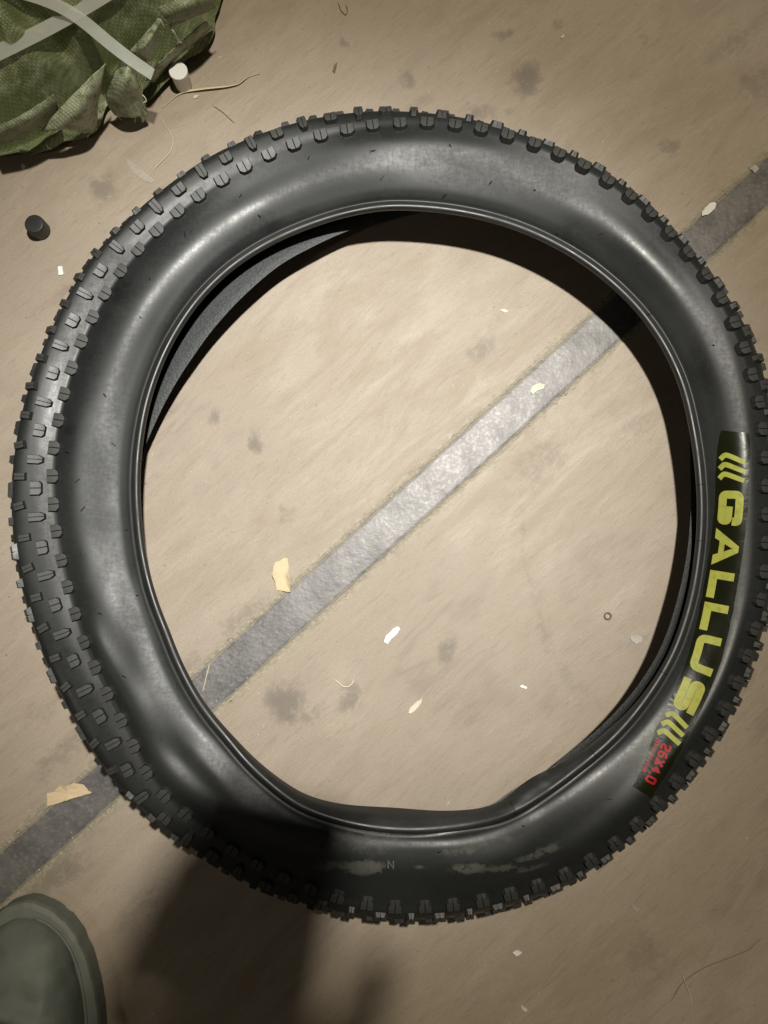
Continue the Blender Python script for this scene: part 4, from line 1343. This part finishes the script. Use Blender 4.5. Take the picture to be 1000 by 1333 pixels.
own(f, "short dark hair on the floor between the plug and the tyre's top", "thread")
f = thread("loose_thread", [P(440, 3, .0007), P(444, 14, .001), P(450, 20, .001), P(453, 14, .0008), P(450, 6, .0007)], .0005, M_BROWN)
own(f, "small looped brown fibre at the top edge of the floor", "thread")
# clear film flake
a = NT("clear_film")
M_FILM = a.out(color=(0.9, 0.88, 0.85), rough=0.10, spec=0.6, Alpha=0.07, normal=a.bump(a.noise(110, 4), 0.6, 0.002))
scrap("film_flake", [(165, 207), (172, 212), (182, 219), (192, 228), (202, 236), (198, 240), (186, 236), (175, 226), (168, 216)], M_FILM, "crinkled clear plastic film flake near the tyre's upper left", "film flake", lift=.0015, curl=.003)
# small ring
c = P(791, 802, 0)
bm = bmesh.new()
for i in range(28):
    for k in range(6):
        t, u = 2 * math.pi * i / 28, 2 * math.pi * k / 6
        bm.verts.new(((.0034 + .0009 * math.cos(u)) * math.cos(t), (.0034 + .0009 * math.cos(u)) * math.sin(t), .0009 + .0009 * math.sin(u)))
bm.verts.ensure_lookup_table()
for i in range(28):
    for k in range(6):
        bm.faces.new([bm.verts[q] for q in (i * 6 + k, i * 6 + (k + 1) % 6, ((i + 1) % 28) * 6 + (k + 1) % 6, ((i + 1) % 28) * 6 + k)])
o = bm_obj("rubber_ring", bm, M_BROWN, None, True)
o.location = (c[0], c[1], 0)
tag(o, "tiny dark rubber ring on the floor inside the tyre, left of the lettering", "ring")
# loose crumbs along the joints and over the floor
bm = bmesh.new()
def crumb(x, y, r):
    vs_ = [bm.verts.new((x + r * random.uniform(.6, 1.3) * math.cos(t), y + r * random.uniform(.6, 1.3) * math.sin(t), .0002)) for t in (0, 1.6, 3.1, 4.7)]
    tp_ = bm.verts.new((x, y, r * random.uniform(.5, 1.0)))
    for k in range(4):
        bm.faces.new((vs_[k], vs_[(k + 1) % 4], tp_))
for k in range(900):
    sd_ = random.choice((-1, 1)); u = random.uniform(-.75, .75)
    p = smid + sdir * u + snor * sd_ * (HW + random.gauss(.0025, .0030))
    crumb(p[0], p[1], random.uniform(.0004, .0012))
for k in range(160):
    crumb(random.uniform(-.45, .45), random.uniform(-.6, .6), random.uniform(.0003, .0008))
o = bm_obj("floor_crumbs", bm, flat_mat("crumbs", (0.44, 0.385, 0.285), 0.7, .4, 200))
tag(o, "pale crumbs and grit scattered along the floor joints", "grit", kind="stuff")

# ------------------------------------------------------------------ the photographer: boot, lower leg, and the hand with the phone
def boot_mat():
    a = NT("rubber_boot")
    oc = a.tc.outputs["Object"]
    n1 = a.noise(16, 5, 0.6, vec=oc); n2 = a.noise(80, 4, 0.7, vec=oc)
    c = a.mix(a.maprange(n1, 0.35, 0.65), (0.075, 0.088, 0.080), (0.125, 0.140, 0.126))
    c = a.mix(a.math('MULTIPLY', a.maprange(n2, 0.52, 0.72), 0.55), c, (0.17, 0.16, 0.125))
    return a.out(color=c, rough=a.maprange(n1, 0.3, 0.7, 0.50, 0.64), normal=a.bump(n2, 0.25, 0.0008), spec=0.4)
M_BOOT = boot_mat()
M_SOLE = flat_mat("boot_sole", (0.135, 0.145, 0.125), 0.6, .25, 60)
M_TROUS = flat_mat("trouser_cloth", (0.03, 0.035, 0.045), 0.85, .2, 80)
M_SKIN = flat_mat("skin", (0.48, 0.27, 0.18), 0.5, .08, 40)
tip = P(33, 1177, .03)
person = empty("person", (tip[0], tip[1] - .12, 0))
tag(person, "person standing at lower left, only the toe of a worn grey rubber boot in view", "person")
st = [(0.0, .004, .012), (.006, .022, .030), (.016, .036, .042), (.030, .0470, .050), (.050, .0560, .057), (.075, .0625, .063), (.100, .0660, .068), (.130, .0670, .074),
      (.165, .0640, .086), (.200, .0580, .105), (.235, .0560, .125), (.270, .052, .13), (.295, .038, .12), (.303, .010, .10)]
ang = math.radians(4)
def bt(x, y, z):
    return (tip[0] + x * math.cos(ang) + y * math.sin(ang), tip[1] + x * math.sin(ang) * -1 + -y * math.cos(ang), z)
yy = np.array([q[0] for q in st]); wwid = np.array([q[1] for q in st]); hh = np.array([q[2] for q in st])
ys = np.concatenate([np.linspace(0, .03, 14), np.linspace(.034, .303, 56)])
# sole with lugged rim
vs_, fs_ = [], []
ring_n = 64
def outline_pts(inset, scal):
    L_ = []
    for y in ys:
        wd = float(np.interp(y, yy, wwid))
        L_.append((wd, y))
    full = [(x, y) for (x, y) in L_] + [(-x, y) for (x, y) in L_[::-1]]
    out_ = []
    for k, (x, y) in enumerate(full):
        cx, cy = 0, .14
        d = math.hypot(x - cx, y - cy)
        sc = 1 - inset / d
        th = math.atan2(x, -(y - cy))
        if scal:
            sc -= scal * (max(0, math.cos(th * 26)) ** 10) / d
        out_.append((cx + (x - cx) * sc, cy + (y - cy) * sc))
    return out_
levels = [(0.003, 0.0, .0022), (0.0, .003, .0022), (0.0, .020, .0022), (.0012, .0235, .0015), (.006, .0255, 0), (.013, .0262, 0)]
rings = []
for (ins, z, scl) in levels:
    rings.append([bt(x, y, z) for (x, y) in outline_pts(ins, scl)])
nn = len(rings[0])
for r in rings: vs_ += r
for r in range(len(rings) - 1):
    for k in range(nn):
        j = (k + 1) % nn
        fs_.append((r * nn + k, r * nn + j, (r + 1) * nn + j, (r + 1) * nn + k))
fs_.append(tuple(range(nn))[::-1])
fs_.append(tuple((len(rings) - 1) * nn + k for k in range(nn)))
# upper
uv_, uf_ = [], []
NCS = 40
uys = np.concatenate([np.linspace(.0135, .06, 30), np.linspace(.063, .29, 70)])
for y in uys:
    yl = max(y - .0, 0)
    wd = max(float(np.interp(y, yy, wwid)) - .0125, .003)
    fr = min(1, (y - .0130) / .050)
    wd *= math.sqrt(max(0.02, 1 - (1 - min(1, (y - .0128) / .020)) ** 2))
    hgt = .022 + (float(np.interp(y, yy, hh)) - .018) * math.sqrt(max(.01, 1 - (1 - fr) ** 2))
    for k in range(NCS):
        t = math.pi * k / (NCS - 1)
        cx = math.copysign(abs(math.cos(t)) ** .72, math.cos(t)) * wd
        z = .020 + (hgt - .020) * math.sin(t) ** .62
        up_ = math.sin(t)
        # toe creases
        q = y - .082 - .25 * abs(cx + .006)
        z += up_ * (.0070 * math.exp(-(q / .009) ** 2) - .0075 * math.exp(-((q - .017) / .008) ** 2) + .0055 * math.exp(-((q - .035) / .010) ** 2) - .0045 * math.exp(-((q - .050) / .009) ** 2))
        z += up_ * .003 * math.exp(-((cx - .030) / .006) ** 2) * math.exp(-((y - .085) / .02) ** 2)
        z += up_ * .0022 * noise.noise((cx * 40, y * 40, 0))
        uv_.append(bt(cx, y, z))
for i in range(len(uys) - 1):
    for k in range(NCS - 1):
        a_ = i * NCS + k
        uf_.append((a_, a_ + 1, a_ + NCS + 1, a_ + NCS))
uf_.append(tuple(range(NCS)))
boot = mesh("boot", uv_, uf_, M_BOOT, person)
mesh("sole", vs_, fs_, M_SOLE, boot, smooth=False)
# a rolled seam where the upper meets the rim
prim = [bt(x * 1.0, y, .027) for (x, y) in outline_pts(.0125, 0)]
thread("welt", prim[:70], .0016, M_SOLE, boot, n=120)

def skin(name, verts, edges, radii, mat, parent, sub=2, root=0):
    me_ = bpy.data.meshes.new(name)
    me_.from_pydata(verts, edges, [])
    o = link(name, me_, parent)
    me_.materials.append(mat)
    md = o.modifiers.new("skin", 'SKIN')
    for k, r in enumerate(radii):
        r = r if isinstance(r, tuple) else (r, r)
        me_.skin_vertices[0].data[k].radius = r
    me_.skin_vertices[0].data[root].use_root = True
    md.use_smooth_shade = True
    ms = o.modifiers.new("subdivision", 'SUBSURF'); ms.levels = sub; ms.render_levels = sub
    return o
ank = bt(0, .235, .11)
knee = (ank[0] - .02, ank[1] - .02, .50)
skin("trouser_leg", [ank, (ank[0], ank[1], .25), (ank[0] - .01, ank[1] - .012, .38), knee, (knee[0] + .03, knee[1] - .16, .66), (knee[0] + .08, knee[1] - .34, .84)],
     [(0, 1), (1, 2), (2, 3), (3, 4), (4, 5)], [.052, .062, .068, .068, .080, .095], M_TROUS, person)

# phone: its back lens is where the picture is taken from
M_PHONE = flat_mat("phone_shell", (0.02, 0.02, 0.022), 0.35)
def cf(x, y, d):
    """point at x right, y up, d behind the lens"""
    return tuple(CAM + RIGHT * x + UP * y - FWD * d)
PX0, PX1, PY0, PY1 = -0.032, 0.054, -0.050, 0.112
PROT = math.radians(10)
bm = bmesh.new()
rings = []
for d in (0.004, 0.0055, 0.0105, 0.012):
    ins = .0012 if d in (0.004, 0.012) else 0
    ring = []
    for (cx, cy, a0) in ((PX1, PY1, 0), (PX0, PY1, 90), (PX0, PY0, 180), (PX1, PY0, 270)):
        rr = .010
        ox = cx - rr if cx > 0.01 else cx + rr
        oy = cy - rr if cy > 0 else cy + rr
        for k in range(7):
            t = math.radians(a0 + 15 * k)
            qx, qy = ox + (rr - ins) * math.cos(t), oy + (rr - ins) * math.sin(t) - PY1
            ring.append(bm.verts.new(cf(qx * math.cos(PROT) + qy * math.sin(PROT) + .022, PY1 + qy * math.cos(PROT) - qx * math.sin(PROT), d)))
    rings.append(ring)
for r in range(3):
    for k in range(28):
        bm.faces.new((rings[r][k], rings[r][(k + 1) % 28], rings[r + 1][(k + 1) % 28], rings[r + 1][k]))
bm.faces.new(rings[0][::-1]); bm.faces.new(rings[-1])
ph_c = cf(.011, .033, .008)
for v in bm.verts: v.co -= Vector(ph_c)
o = bm_obj("smartphone", bm, M_PHONE)
o.location = ph_c
tag(o, "dark smartphone held over the floor, out of the picture", "phone")
# hand and forearm
hv, he, hr = [], [], []
def jv(x, y, d, r, prev=None):
    hv.append(cf(x + .020, y + .105, d)); hr.append(r)
    if prev is not None: he.append((prev, len(hv) - 1))
    return len(hv) - 1
palm = jv(-.018, -.115, .036, (.026, .018))
wrist = jv(-.040, -.175, .050, (.026, .021), palm)
fa = jv(-.10, -.30, .09, .034, wrist)
el = jv(-.17, -.42, .13, .042, fa)
kn = jv(-.020, -.075, .032, (.026, .015), palm)
for (x, y, ln_) in ((-.040, -.030, 1.0), (-.054, -.054, 1.05), (-.066, -.080, 1.0), (-.076, -.105, .9)):
    a0 = jv(x - .002, y, .026, .0095, kn if y > -.09 else palm)
    a1 = jv(x - .002, y + .004, .010, .0085, a0)
    a2 = jv(x + .008, y + .006, -.004, .0075, a1)
th0 = jv(.040, -.125, .032, .016, palm)
th1 = jv(.066, -.100, .024, .0125, th0)
th2 = jv(.070, -.072, .012, .0100, th1)
skin("forearm", hv, he, hr, M_SKIN, person, 2, 0)
